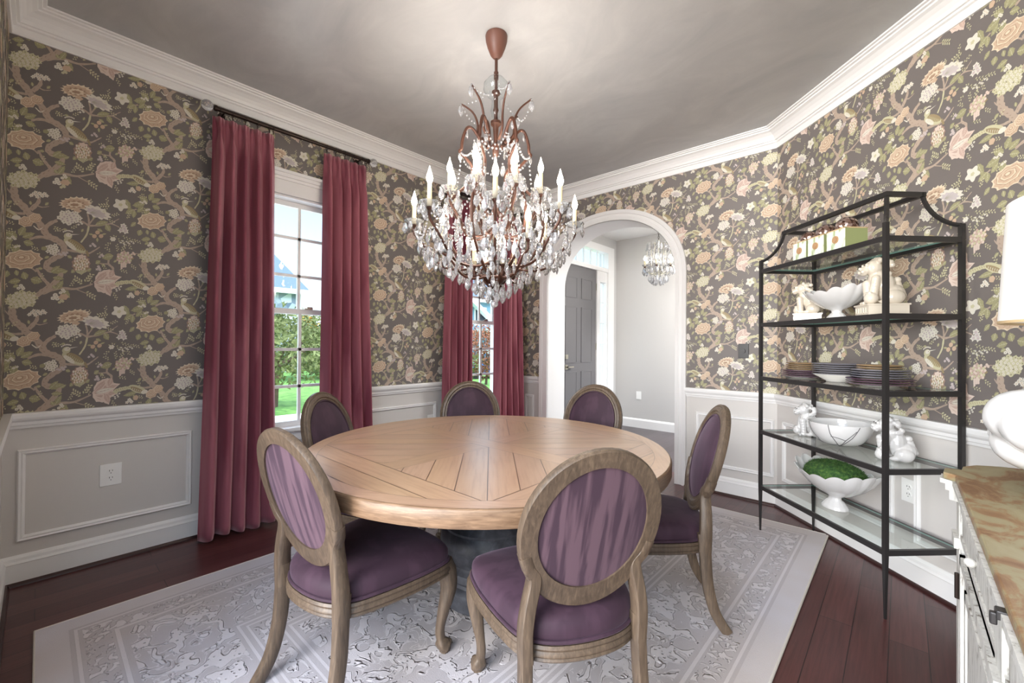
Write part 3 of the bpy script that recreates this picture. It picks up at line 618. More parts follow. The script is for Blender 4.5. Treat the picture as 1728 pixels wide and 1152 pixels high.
mb.add(vs, [(2 * i, 2 * i + 1, 2 * i + 3, 2 * i + 2) for i in range(len(ip) - 1)]); struct('trim_%d' % TN[0], mb, M_trim, smooth=30); TN[0] += 1
# foyer baseboards
mb = MB(); mb.sweep([(4.2, 6.25), (0, 6.25), (0, 6.16)], [(0, 0), (0.018, 0), (0.018, 0.115), (0.008, 0.135), (0, 0.14)], side=-1); struct('baseboard_foyer', mb, M_trim)

# windows
def window(name, Y0, Y1):
    F = FL; w = MB()
    cw = 0.09
    for a, b_ in ((Y0 - 0.015 - cw, Y0 - 0.015), (Y1 + 0.015, Y1 + 0.015 + cw)): w.fbox(F, a, b_, 0.0, 0.020, WZ0 - 0.03, WZ1 + 0.02); w.fbox(F, a + 0.012, b_ - 0.012, 0.018, 0.026, WZ0 - 0.03, WZ1 + 0.02)
    w.fbox(F, Y0 - 0.105, Y1 + 0.105, 0, 0.022, WZ1 + 0.02, WZ1 + 0.125)
    for z0, z1, d in ((WZ1 + 0.02, WZ1 + 0.032, 0.03), (WZ1 + 0.125, WZ1 + 0.145, 0.035), (WZ1 + 0.145, WZ1 + 0.170, 0.05), (WZ1 + 0.170, WZ1 + 0.192, 0.065)): w.fbox(F, Y0 - 0.105 - d * 0.4, Y1 + 0.105 + d * 0.4, 0, d, z0, z1)
    w.fbox(F, Y0 - 0.015, Y0, -0.13, 0.015, WZ0 - 0.03, WZ1 + 0.02); w.fbox(F, Y1, Y1 + 0.015, -0.13, 0.015, WZ0 - 0.03, WZ1 + 0.02); w.fbox(F, Y0 - 0.015, Y1 + 0.015, -0.13, 0.015, WZ1 + 0.005, WZ1 + 0.02)
    o = struct(name, w, M_trim)
    st = MB(); st.fbox(F, Y0 - 0.12, Y1 + 0.12, -0.13, 0.05, WZ0 - 0.045, WZ0 - 0.02); st.fbox(F, Y0 - 0.10, Y1 + 0.10, 0, 0.018, WZ0 - 0.12, WZ0 - 0.045); obj('window_sill', st, M_trim, o)
    zm = 1.512
    for nm, za, zb, dd_ in (('upper_sash', zm - 0.02, WZ1 + 0.006, -0.085), ('lower_sash', WZ0 - 0.02, zm + 0.02, -0.055)):
        s_ = MB(); s_.fbox(F, Y0, Y0 + 0.028, dd_ - 0.02, dd_ + 0.01, za, zb); s_.fbox(F, Y1 - 0.028, Y1, dd_ - 0.02, dd_ + 0.01, za, zb)
        s_.fbox(F, Y0, Y1, dd_ - 0.02, dd_ + 0.01, za, za + 0.038); s_.fbox(F, Y0, Y1, dd_ - 0.02, dd_ + 0.01, zb - 0.038, zb)
        ym = (Y0 + Y1) / 2; s_.fbox(F, ym - 0.011, ym + 0.011, dd_ - 0.012, dd_ + 0.008, za, zb)
        for zz in ((2.08, 1.79) if 'upper' in nm else (1.22, 0.937)): s_.fbox(F, Y0, Y1, dd_ - 0.012, dd_ + 0.008, zz - 0.011, zz + 0.011)
        so = obj(nm, s_, M_trim, o)
        g = MB(); g.add([F(Y0, dd_ - 0.004, za), F(Y1, dd_ - 0.004, za), F(Y1, dd_ - 0.004, zb), F(Y0, dd_ - 0.004, zb)], [(0, 1, 2, 3)]); obj('pane', g, M_pane, so)
    l_ = MB(); ym = (Y0 + Y1) / 2 + 0.06; l_.fbox(F, ym - 0.03, ym + 0.03, -0.045, -0.03, 1.532, 1.54); l_.fbox(F, ym - 0.01, ym + 0.03, -0.042, -0.034, 1.54, 1.552); obj('sash_lock', l_, M_nickel, o)
    return o
window('window_1', *W1); window('window_2', *W2)

# foyer front door with sidelight and transom
dr = MB(); dr.fbox(FL, DY0, DY1, -0.06, -0.02, 0.01, 2.40); door = struct('door_1', dr, M_door)
pn = MB()
for a, b_ in ((DY0 + 0.13, DY0 + 0.39), (DY1 - 0.39, DY1 - 0.13)):
    for z0, z1 in ((1.95, 2.22), (1.03, 1.80), (0.22, 0.88)):
        for t, d in ((0, -0.016), (0.035, -0.022)):
            pn.fbox(FL, a + t, b_ - t, -0.03, d + (0.004 if t else 0), z0 + t, z1 - t)
        pn.fbox(FL, a - 0.012, b_ + 0.012, -0.03, -0.012, z1, z1 + 0.012); pn.fbox(FL, a - 0.012, b_ + 0.012, -0.03, -0.012, z0 - 0.012, z0)
        pn.fbox(FL, a - 0.012, a, -0.03, -0.012, z0, z1); pn.fbox(FL, b_, b_ + 0.012, -0.03, -0.012, z0, z1)
obj('door_panels', pn, M_door, door)
hd = MB(); hd.fbox(FL, DY0 + 0.105, DY0 + 0.165, -0.02, 0.0, 0.93, 0.995); hd.fbox(FL, DY0 + 0.12, DY0 + 0.27, 0.015, 0.03, 0.955, 0.972); hd.fbox(FL, DY0 + 0.12, DY0 + 0.14, 0.0, 0.03, 0.955, 0.972); obj('door_handle', hd, M_nickel, door)
hd = MB(); hd.fbox(FL, DY0 + 0.105, DY0 + 0.165, -0.02, 0.005, 1.075, 1.135); obj('deadbolt', hd, M_nickel, door)
for zz in (0.35, 1.2, 2.1): hd = MB(); hd.fbox(FL, DY1 - 0.005, DY1 + 0.012, -0.03, -0.005, zz, zz + 0.1); obj('hinge', hd, M_nickel, door)
fr = MB()
for a, b_, d, z0, z1 in ((DY0 - 0.03, DY0, 0, 0, 2.43), (DY1, DY1 + 0.09, 0.0, 0, 2.43), (DY0 - 0.12, DY0 - 0.03, 0.02, 0, 2.44), (DY0 - 0.12, 5.96, 0.02, 2.40, 2.46), (5.94, 5.96, 0.0, 0, 2.44), (5.96, 6.14, 0.025, 0, 2.70), (5.76, 5.94, 0.0, 2.24, 2.40), (5.76, 5.94, 0.0, 0, 0.66), (DY0 - 0.2, 6.14, 0.025, 2.70, 2.80)): fr.fbox(FL, a, b_, -0.10, d, z0, z1)
for zz in (0.66, 0.98, 1.30, 1.615, 1.93, 2.235): fr.fbox(FL, 5.76, 5.94, -0.06, -0.04, zz - 0.008, zz + 0.008)
for yy in (4.81, 5.0, 5.19, 5.38, 5.57, 5.76): fr.fbox(FL, yy - 0.008, yy + 0.008, -0.07, -0.045, 2.46, 2.70)
struct('trim_%d' % TN[0], fr, M_trim); TN[0] += 1
sg = MB(); sg.fbox(FL, 5.76, 5.94, -0.055, -0.05, 0.64, 2.26); struct('window_3', sg, M_pane)
sg = MB(); sg.fbox(FL, DY0 - 0.12, 5.96, -0.06, -0.055, 2.46, 2.70); struct('window_4', sg, M_pane)

# ------------------------------------------------------------------ outlets and dimmer
def outlet(F, s_, z_, label, w=0.078, h=0.12, g='wall outlets'):
    p = F(s_, 0, z_); q = F(s_ + 1, 0, z_); ang = math.atan2(q[1] - p[1], q[0] - p[0])
    d = F(s_, 1, z_); sg_ = 1 if ((q[0] - p[0]) * (d[1] - p[1]) - (q[1] - p[1]) * (d[0] - p[0])) > 0 else -1
    t = thing('wall_outlet', label, 'outlet', (p[0], p[1], p[2]), ang)
    b_ = MB(); b_.box(-w / 2, w / 2, 0, 0.005 * sg_, -h / 2, h / 2); o = obj('cover_plate', b_, M_white_plate, t); modi(o, 'BEVEL', width=0.002, segments=2)
    for dz in (0.02, -0.02):
        r_ = MB(); y0, y1 = sorted((0.004 * sg_, 0.0085 * sg_)); r_.tube([(0, y0, dz), (0, y1, dz)], 0.0165, 16, up=(0, 0, 1)); ro = obj('receptacle', r_, M_white_plate, t)
        k = MB(); y2 = 0.0092 * sg_
        for dx, hh_ in ((-0.0065, 0.009), (0.0065, 0.007)): k.box(dx - 0.0012, dx + 0.0012, *sorted((y1 if sg_ > 0 else y0, y2)), dz + 0.004 - hh_ / 2, dz + 0.004 + hh_ / 2)
        k.box(-0.002, 0.002, *sorted((y1 if sg_ > 0 else y0, y2)), dz - 0.012, dz - 0.008); obj('slot', k, M_slot, ro)
    return t
outlet(FL, 0.29, 0.496, 'white wall outlet in the panel left of the first curtain', 0.095, 0.125)
outlet(FL, 2.585, 0.52, 'white wall outlet just above the table edge between the windows')
outlet(FS, 1.088, 0.49, 'white wall outlet behind the glass shelves beside the wooden console', 0.085, 0.125)
FF = frame((0, 6.25), (1, 0), (0, -1)); t = thing('wall_plate', 'small white blank plate on the foyer wall seen through the arch', 'outlet', FF(0.40, 0, 0.5)); b_ = MB(); b_.box(-0.04, 0.04, -0.006, 0, -0.06, 0.06); obj('cover_plate', b_, M_white_plate, t)
t = thing('dimmer_switch', 'dark dimmer switch with a round knob on the floral wall', 'switch', FA(2.434, 0, 1.231)); b_ = MB(); b_.box(-0.04, 0.04, -0.010, 0, -0.06, 0.06); o = obj('cover_plate', b_, M_black, t); modi(o, 'BEVEL', width=0.002, segments=2)
b_ = MB(); b_.tube([(0, -0.009, 0), (0, -0.026, 0)], 0.018, 20, up=(0, 0, 1)); obj('knob', b_, M_black, t)

# ------------------------------------------------------------------ rug
rug = thing('area_rug', 'large cream carved rug with bordered scroll pattern under the dining table', 'rug', (1.84, 1.785, 0), 0)
b_ = MB(); b_.box(-RW / 2, RW / 2, -RL / 2, RL / 2, 0.001, 0.012); obj('pile', b_, M_rug, rug)
b_ = MB(); hw, hl = RW / 2, RL / 2; b_.tube([(-hw, -hl, 0.0075), (hw, -hl, 0.0075), (hw, hl, 0.0075), (-hw, hl, 0.0075)], 0.0065, 8, closed=True); obj('binding', b_, M_rugedge, rug)

# ------------------------------------------------------------------ table
TC = (1.845, 1.558); TR = 0.883; TZ = 0.762
tb = thing('dining_table', 'large round oak pedestal dining table with inlaid plank top', 'table', (TC[0], TC[1], 0.012), 0)
z1 = TZ - 0.012
b_ = MB(); b_.lathe([(0, z1 - 0.068), (TR - 0.012, z1 - 0.068), (TR - 0.003, z1 - 0.064), (TR, z1 - 0.058), (TR, z1 - 0.010), (TR - 0.003, z1 - 0.004), (TR - 0.008, z1 - 0.0008), (0, z1 - 0.0008)], n=96)
M_rim = wood('table_rim_oak', (104, 80, 60), (150, 122, 96), 0.4, (6, 6, 60), 0.08)
obj('apron_rim', b_, M_rim, tb, smooth=35)
b_ = MB(); R_ = random.Random(5)
def tone():
    k = R_.uniform(0.97, 1.03); base_ = (196 * k, 162 * k, 133 * k - R_.uniform(-3, 4)); return lin(tuple(int(min(255, max(0, x))) for x in base_))
GAP = lin(100, 74, 54)
def circ(r, n=72): return [(r * cos(2 * pi * i / n), r * sin(2 * pi * i / n)) for i in range(n)]
b_.add([(x, y, z1 - 0.0005) for x, y in circ(TR - 0.008)], [list(range(72))], 0, GAP, 0.0)
def clip_half(pts, nx, ny, c):   # keep nx*x+ny*y<=c
    out = []; n = len(pts)
    for i in range(n):
        a, q = pts[i], pts[(i + 1) % n]; da, db = nx * a[0] + ny * a[1] - c, nx * q[0] + ny * q[1] - c
        if da <= 0: out.append(a)
        if (da <= 0) != (db <= 0): t = da / (da - db); out.append((a[0] + (q[0] - a[0]) * t, a[1] + (q[1] - a[1]) * t))
    return out
def plank(region, ang, lo, hi):
    nx, ny = -sin(ang), cos(ang); p = clip_half(region, nx, ny, hi); p = clip_half(p, -nx, -ny, -lo) if len(p) > 2 else p
    if len(p) > 2: b_.add([(x, y, z1) for x, y in p], [list(range(len(p)))], 0, tone(), ang)
Q = 0.585; g = 0.0018; inner = circ(TR - 0.075)
# outer ring boards
for i in range(8):
    a0, a1 = 2 * pi * i / 8 + 0.2, 2 * pi * (i + 1) / 8 + 0.2; n = 10; ro, ri = TR - 0.008, TR - 0.0735
    pts = [(ro * cos(a0 + (a1 - a0) * k / n), ro * sin(a0 + (a1 - a0) * k / n)) for k in range(n + 1)] + [(ri * cos(a1 - (a1 - a0) * k / n), ri * sin(a1 - (a1 - a0) * k / n)) for k in range(n + 1)]
    b_.add([(x, y, z1) for x, y in pts], [list(range(len(pts)))], 0, tone(), (a0 + a1) / 2 + pi / 2)
for (nx, ny, ang) in ((1, 0, pi / 2), (-1, 0, pi / 2), (0, 1, 0), (0, -1, 0)):   # segments outside the square
    reg = clip_half(inner, -nx, -ny, -(Q + g))
    if ang == 0: reg = clip_half(clip_half(reg, 1, 0, Q), -1, 0, Q)
    for k in range(3):
        lo = Q + g + k * 0.11; hi = lo + 0.11 - 2 * g
        if nx + ny > 0: plank(reg, ang, *( (lo, hi) if ny > 0 else (-hi, -lo)))
        else: plank(reg, ang, *((-hi, -lo) if ny < 0 else (lo, hi)))
sq = clip_half(clip_half(clip_half(clip_half(inner, 1, 0, Q - g), -1, 0, Q - g), 0, 1, Q - g), 0, -1, Q - g)
cw = 0.055
for sx in (1, -1):
    for sy in (1, -1):
        reg = clip_half(clip_half(sq, -sx, 0, -(cw + g)), 0, -sy, -(cw + g)); ang = pi / 4 if sx * sy > 0 else -pi / 4
        for k in range(-8, 9): plank(reg, ang, k * 0.115 + g, (k + 1) * 0.115 - g)
plank(clip_half(clip_half(sq, 0, 1, Q), 0, -1, Q), 0, -cw, cw)
for sy in (1, -1): plank(clip_half(sq, 0, -sy, -(cw + 2 * g)), pi / 2, -cw, cw)
obj('tabletop', b_, M_tabletop, tb, recalc=False)
b_ = MB(); b_.lathe([(0, 0), (0.225, 0), (0.238, 0.012), (0.238, 0.085), (0.228, 0.098), (0.214, 0.104), (0.212, 0.12), (0.222, 0.135), (0.222, 0.168), (0.205, 0.182), (0.200, 0.192), (0.212, 0.21), (0.234, 0.25), (0.240, 0.285), (0.234, 0.325), (0.220, 0.35), (0.222, 0.362), (0.205, 0.385), (0.165, 0.42), (0.128, 0.455), (0.118, 0.478), (0.126, 0.49), (0.155, 0.502), (0.166, 0.515), (0.166, 0.555), (0.158, 0.565), (0.150, 0.57), (0.152, 0.585), (0.20, 0.61), (0.26, 0.64), (0.26, 0.682), (0, 0.682)], n=64)
obj('pedestal', b_, M_pedestal, tb, smooth=32)

# ------------------------------------------------------------------ round-backed dining chair
LEAN = radians(16); BA, BB, BZ, BY = 0.226, 0.258, 0.724, -0.278
def bpos(u, v, d=0.0):   # point on the back plane: u sideways, v up the back, d towards the front; the back is gently curved
    yy = d - 0.18 * (u * u) * -1.0
    return (u, BY + yy * cos(LEAN) - v * sin(LEAN) - 0.0, BZ + v * cos(LEAN) + yy * sin(LEAN) * 0.5)
def seat_outline(k=1.0, n=64):
    P = [(0, 0.262), (0.12, 0.252), (0.225, 0.228), (0.262, 0.195), (0.262, 0.10), (0.246, 0), (0.222, -0.10), (0.186, -0.19), (0.11, -0.240), (0, -0.255)]
    full = P + [(-x, y) for x, y in P[-2:0:-1]]
    m_ = len(full); out = []
    for i in range(m_):
        p0, p1, p2, p3 = (Vector(full[(i + q) % m_]) for q in (-1, 0, 1, 2))
        for j in range(4):
            t = j / 4; q = 0.5 * ((2 * p1) + (p2 - p0) * t + (2 * p0 - 5 * p1 + 4 * p2 - p3) * t * t + (3 * p1 - p0 - 3 * p2 + p3) * t ** 3); out.append((q.x * k, q.y * k))
    return out
def make_chair(label):
    t = thing('dining_chair', label, 'chair', (0, 0, 0), 0, 'round-backed chairs around the table')
    ol = seat_outline(); n = len(ol)
    b_ = MB(); rings = []
    for k, z in ((0.94, 0.408), (0.985, 0.412), (1.0, 0.425), (1.003, 0.442), (0.995, 0.456), (0.965, 0.470), (0.90, 0.482), (0.78, 0.492), (0.58, 0.500), (0.32, 0.504), (0.1, 0.505)): rings.append([(x * k, y * k, z - 0.028) for x, y in ol])
    vs = [p for r in rings for p in r]; fs = [(i * n + j, i * n + (j + 1) % n, (i + 1) * n + (j + 1) % n, (i + 1) * n + j) for i in range(len(rings) - 1) for j in range(n)]
    fs.append(list(range(n))[::-1]); fs.append([(len(rings) - 1) * n + j for j in range(n)]); b_.add(vs, fs)
    seat = obj('seat', b_, M_velvet, t, smooth=60)
    b_ = MB(); b_.tube([(x * 1.006, y * 1.006, 0.386) for x, y in ol], 0.0062, 8, closed=True); obj('piping', b_, M_velvet, seat, smooth=60)
    b_ = MB(); pr = [(0.0, 0.405), (0.008, 0.407), (0.012, 0.398), (0.008, 0.390), (0.013, 0.382), (0.013, 0.376), (0.008, 0.370), (0.012, 0.364), (0.006, 0.357), (-0.03, 0.357), (-0.04, 0.405)]
    vs = []; m_ = len(pr)
    for i, (x, y) in enumerate(ol):
        l_ = sqrt(x * x + y * y); drop = 0.012 * (abs(y) < 0.15) * 0
        for d, z in pr: vs.append((x * (1 + d / l_), y * (1 + d / l_), z - 0.028))
    b_.add(vs, [(i * m_ + j, i * m_ + (j + 1) % m_, ((i + 1) % n) * m_ + (j + 1) % m_, ((i + 1) % n) * m_ + j) for i in range(n) for j in range(m_)])
    obj('seat_frame', b_, M_oak, t, smooth=35)
    for sx in (-1, 1):
        b_ = MB(); P = spl([(sx * 0.232, 0.208, 0.372), (sx * 0.240, 0.222, 0.325), (sx * 0.244, 0.228, 0.26), (sx * 0.232, 0.212, 0.17), (sx * 0.222, 0.202, 0.09), (sx * 0.228, 0.212, 0.035), (sx * 0.236, 0.226, 0.018)], 5); k = len(P)
        rad = []
        for i in range(k):
            z = P[i].z; rad.append(0.033 if z > 0.34 else 0.017 + 0.021 * max(0, (z - 0.12)) / 0.24 if z > 0.12 else 0.017 + (0.008 if z < 0.05 else 0))
        b_.tube(P, rad, 12, sq=0.6, up=(1, 0, 0)); b_.tube([(sx * 0.232, 0.220, 0.024), (sx * 0.232, 0.220, 0.0)], [(0.021, 0.021), (0.019, 0.019)], 10, sq=0.6)
        b_.sphere((sx * 0.241, 0.236, 0.034), 0.012, 10, 6); b_.sphere((sx * 0.244, 0.242, 0.350), 0.014, 8, 6)
        obj('leg', b_, M_oak, t, smooth=40)
        b_ = MB(); P = spl([(sx * 0.186, -0.222, 0.42), (sx * 0.188, -0.228, 0.33), (sx * 0.192, -0.238, 0.20), (sx * 0.198, -0.268, 0.08), (sx * 0.204, -0.318, 0.0)], 5)
        b_.tube(P, [(0.019, 0.027 - 0.006 * i / len(P)) for i in range(len(P))], 12, sq=0.45, up=(1, 0, 0)); obj('leg', b_, M_oak, t, smooth=40)
        b_ = MB(); pts = [Vector((sx * 0.187, -0.226, 0.34)), Vector((sx * 0.189, -0.230, 0.43)), Vector((sx * 0.180, -0.232, 0.50))]
        for a in (-38, -27, -16): q = bpos(sx * (BA - 0.018) * cos(radians(a)), (BB - 0.018) * sin(radians(a)), 0); pts.append(Vector(q))
        P = spl(pts, 5); b_.tube(P, [(0.021, 0.028 - 0.008 * i / len(P)) for i in range(len(P))], 12, sq=0.5, up=(1, 0, 0)); obj('back_stile', b_, M_oak, t, smooth=40)
    # moulded oval frame
    sec = [(-0.020, -0.018), (0.018, -0.019), (0.022, -0.010), (0.022, 0.006), (0.017, 0.012), (0.013, 0.010), (0.008, 0.017), (-0.002, 0.019), (-0.008, 0.012), (-0.014, 0.014), (-0.020, 0.008)]
    b_ = MB(); nn = 56; m_ = len(sec); vs = []
    for i in range(nn):
        a = 2 * pi * i / nn; cx, cy = (BA - 0.027) * cos(a), (BB - 0.027) * sin(a); nx, ny = cos(a) * BB, sin(a) * BA; l_ = sqrt(nx * nx + ny * ny); nx /= l_; ny /= l_
        wk = 1.0 + 0.35 * max(0, -sin(a)) ** 3
        for r_, d in sec: vs.append(bpos(cx + nx * r_ * wk * 1.28, cy + ny * r_ * wk * 1.28, d))
    b_.add(vs, [(i * m_ + j, i * m_ + (j + 1) % m_, ((i + 1) % nn) * m_ + (j + 1) % m_, ((i + 1) % nn) * m_ + j) for i in range(nn) for j in range(m_)])
    obj('backrest_frame', b_, M_oak_gold if False else M_oak, t, smooth=32)
    # upholstered oval, front and rear
    for nm, d0, bul, mt in (('backrest', 0.008, 0.028, M_velvet), ('back_panel', -0.011, -0.006, M_velvet_back)):
        b_ = MB(); vs = [bpos(0, 0, d0 + bul)]; R2 = 8
        for r_ in range(1, R2 + 1):
            q = r_ / R2
            for i in range(nn): a = 2 * pi * i / nn; vs.append(bpos((BA - 0.048) * q * cos(a), (BB - 0.048) * q * sin(a), d0 + bul * (1 - q ** 3)))
        fs = [(0, 1 + i, 1 + (i + 1) % nn) for i in range(nn)]
        for r_ in range(R2 - 1): fs += [(1 + r_ * nn + i, 1 + (r_ + 1) * nn + i, 1 + (r_ + 1) * nn + (i + 1) % nn, 1 + r_ * nn + (i + 1) % nn) for i in range(nn)]
        b_.add(vs, fs); o = obj(nm, b_, mt, t, smooth=60)
        if nm == 'backrest': b_ = MB(); b_.tube([bpos((BA - 0.053) * cos(2 * pi * i / nn), (BB - 0.053) * sin(2 * pi * i / nn), 0.013) for i in range(nn)], 0.004, 6, closed=True); obj('piping', b_, M_velvet, o, smooth=60)
    return t
chairs = [((1.823, 0.886), 97.2, 'purple velvet chair at the front left of the table with a pale streaked rear panel'),
          ((2.508, 1.239), 148.7, 'purple velvet round-backed chair closest to the camera with its whole back showing'),
          ((2.472, 2.059), 210.8, 'purple velvet chair on the side of the table facing the metal shelves'),
          ((1.196, 1.285), 32.0, 'purple velvet chair standing in front of the first window and its curtains'),
          ((1.200, 2.045), -37.9, 'purple velvet chair behind the table in front of the far window'),
          ((1.802, 2.384), 274.9, 'purple velvet chair behind the table in front of the arched doorway')]
proto = make_chair(chairs[0][2])
for i, (p, a, lb) in enumerate(chairs):
    o = proto if i == 0 else copy_tree(proto)
    o.location = (p[0], p[1], 0.012); o.rotation_euler = (0, 0, radians(a - 90)); o['label'] = lb

# ------------------------------------------------------------------ curtains and rods
def curtain(y0t, y1t, y0b, y1b, label, xoff=0.105, seed=1, folds=5):
    t = thing('curtain', label, 'curtain', (xoff, 0, 0), 0, 'rose velvet curtain panels')
    R = random.Random(seed); nz, ns = 60, 150; zt, zb = 2.745, 0.018; b_ = MB(); vs = []
    ph = [R.uniform(-0.35, 0.35) for _ in range(folds + 2)]
    for i in range(nz + 1):
        v = i / nz; z = zt + (zb - zt) * v
        y0 = y0t + (y0b - y0t) * v ** 1.3; y1 = y1t + (y1b - y1t) * v ** 1.3
        pin = math.exp(-((z - 2.64) / 0.05) ** 2); top = min(1, v / 0.10)
        for j in range(ns + 1):
            u_ = j / ns; f_ = u_ * folds; k = int(min(folds - 1, f_)); fr_ = f_ - k
            loc_ = 0.5 - 0.5 * cos(2 * pi * fr_)
            w = loc_ ** (0.8 + 0.6 * (1 - top))
            amp = (0.024 + 0.034 * top + 0.020 * v) * (1 + 0.25 * ph[k] * top)
            pinch = pin * 0.8 * (fr_ - 0.5) * (abs(fr_ - 0.5) < 0.3) / folds
            small = 0.006 * sin(6 * pi * fr_) * (1 - top) + 0.004 * sin(4 * pi * u_ * folds + 3 * v + seed) * top
            x = amp * w - 0.02 + small + 0.006 * sin(5 * v + k * 1.7 + seed) * top
            y = y0 + (y1 - y0) * (u_ - pinch * 0.9 + 0.010 * sin(7 * v + 3 * u_ + seed) * top * sin(pi * u_))
            vs.append((x + 0.020 * v * v, y, z - (0.012 * sin(3 * pi * u_ + seed) * v ** 6)))
    m_ = ns + 1; b_.add(vs, [(i * m_ + j, i * m_ + j + 1, (i + 1) * m_ + j + 1, (i + 1) * m_ + j) for i in range(nz) for j in range(ns)])
    o = obj('drape', b_, M_curtain, t, smooth=80, recalc=False); modi(o, 'SOLIDIFY', thickness=0.003)
    return t
curtain(0.747, 1.118, 0.690, 1.15, 'rose velvet curtain at the left side of the first window, full length', seed=2)
curtain(1.475, 1.834, 1.44, 1.92, 'rose velvet curtain at the right side of the first window, behind the left chair', seed=5)
curtain(2.687, 3.03, 2.63, 3.02, 'rose velvet curtain at the left side of the far window below the chandelier', seed=8)
curtain(3.375, 3.774, 3.33, 3.84, 'rose velvet curtain beside the white arched opening', seed=11)
def rod(y0, y1, zr, rings, label):
    t = thing('curtain_rod', label, 'curtain rod', (0.105, 0, zr), 0, 'bronze rods with glass ball ends')
    b_ = MB(); b_.tube([(0, y0, 0), (0, y1, 0)], 0.0125, 14); b_.tube([(0, y0 + 0.0, 0), (0, (y0 + y1) / 2, 0)], 0.015, 14); obj('rod', b_, M_bronze, t, smooth=40)
    for y, s_ in ((y0, -1), (y1, 1)):
        b_ = MB(); b_.tube([(0, y, 0), (0, y + s_ * 0.012, 0), (0, y + s_ * 0.02, 0)], [0.019, 0.019, 0.011], 14); o = obj('finial', b_, M_bronze, t, smooth=40)
        b_ = MB(); b_.sphere((0, y + s_ * 0.052, 0), 0.034, 20, 14); obj('glass_ball', b_, M_crystal, o, smooth=60)
        b_ = MB(); b_.tube([(0, y - s_ * 0.05, 0), (-0.10, y - s_ * 0.05, 0)], 0.006, 8); b_.tube([(-0.103, y - s_ * 0.05, 0), (-0.096, y - s_ * 0.05, 0)], 0.022, 14); obj('bracket', b_, M_bronze, t, smooth=40)
    proto_r = None
    for y in rings:
        if proto_r is None:
            b_ = MB(); b_.tube([(0.019 * cos(2 * pi * i / 20), 0, 0.019 * sin(2 * pi * i / 20) - 0.006) for i in range(20)], 0.0022, 6, closed=True); b_.box(-0.001, 0.001, -0.003, 0.003, -0.045, -0.024)
            proto_r = obj('ring', b_, M_bronze, t, smooth=50, loc=(0, y, 0)); c_ = proto_r
        else: c_ = proto_r.copy(); COL.objects.link(c_); c_.parent = t; c_.location = (0, y, 0)
rod(0.765, 1.835, 2.795, [0.785, 0.855, 0.93, 1.005, 1.08, 1.105, 1.49, 1.56, 1.635, 1.71, 1.785, 1.82], 'bronze curtain rod with glass ball ends above the first window')
rod(2.705, 3.775, 2.795, [2.725, 2.80, 2.87, 2.945, 3.02, 3.05, 3.43, 3.50, 3.575, 3.65, 3.725, 3.76], 'bronze curtain rod above the far window, behind the chandelier')

# ------------------------------------------------------------------ etagere against the angled wall
et = thing('metal_etagere', 'tall bronze metal etagere with glass shelves against the angled wall', 'shelf unit', (XK, D, 0), -pi / 4)
# local frame: x along the wall, -y towards the room
U0, U1, O0, O1 = 0.460, 1.395, 0.055, 0.432
SHZ = [0.322, 0.700, 1.066, 1.432, 1.798]
ps = 0.0135; IN = 0.096
for ux, oy in ((U0, O1), (U1, O1), (U0, O0), (U1, O0)):
    b_ = MB(); y = -oy; b_.tube([(ux, y, 1.86), (ux, y, 0.32), (ux, y, 0.0125 if (ux == U0 and oy == O1) else 0.0)], [(ps, ps), (ps, ps), (0.006, 0.006)], 4, up=(1, 1, 0))
    sx = 1 if ux == U0 else -1; sy = -1 if oy == O0 else 1
    P = []
    for i in range(9):
        a = pi / 2 * i / 8; P.append((ux + sx * IN * (1 - cos(a)) , y + sy * IN * (1 - cos(a)), 1.865 + 0.165 * sin(a)))
    P = [(ux + sx * IN * (sin(pi / 2 * i / 8)) ** 1.0 * (1 if True else 0) * (i / 8) ** 0.25, y + sy * IN * (i / 8) ** 0.25 * sin(pi / 2 * i / 8), 1.855 + 0.175 * (1 - cos(pi / 2 * i / 8))) for i in range(9)]
    b_.tube(P, 0.010, 4, up=(1, -1, 0)); obj('post', b_, M_iron, et)
b_ = MB(); tz0, tz1 = 2.018, 2.040; a0, a1, c0, c1 = U0 + IN, U1 - IN, -(O1 - IN), -(O0 + IN)
w = 0.011
for x0, x1, y0, y1 in ((a0 - w, a1 + w, c0 - w, c0 + w), (a0 - w, a1 + w, c1 - w, c1 + w), (a0 - w, a0 + w, c0, c1), (a1 - w, a1 + w, c0, c1)): b_.box(x0, x1, y0, y1, tz0, tz1)
obj('top_frame', b_, M_iron, et)
for z in SHZ:
    b_ = MB(); w = 0.0075; zt = z - 0.001
    for x0, x1, y0, y1 in ((U0, U1, -O1 - w, -O1 + w), (U0, U1, -O0 - w, -O0 + w), (U0 - w, U0 + w, -O1, -O0), (U1 - w, U1 + w, -O1, -O0)): b_.box(x0, x1, y0, y1, zt - 0.026, zt)
    sf = obj('shelf_frame', b_, M_iron, et)
    b_ = MB(); gx0, gx1, gy0, gy1 = U0 + 0.008, U1 - 0.008, -O1 + 0.008, -O0 - 0.008; b_.add([(gx0, gy0, zt - 0.0002), (gx1, gy0, zt - 0.0002), (gx1, gy1, zt - 0.0002), (gx0, gy1, zt - 0.0002)], [(0, 1, 2, 3)], 0)
    for xx0, xx1, yy0, yy1 in ((gx0, gx1, gy0, gy0 + 0.001), (gx0, gx1, gy1 - 0.001, gy1), (gx0, gx0 + 0.001, gy0, gy1), (gx1 - 0.001, gx1, gy0, gy1)): b_.box(xx0, xx1, yy0, yy1, zt - 0.007, zt - 0.0005, 1)
    obj('glass_shelf', b_, [M_shelfglass, M_glassedge], sf, recalc=False)
def on(u_, o_, z): v = FS(u_, o_, z); return v
AW = -pi / 4
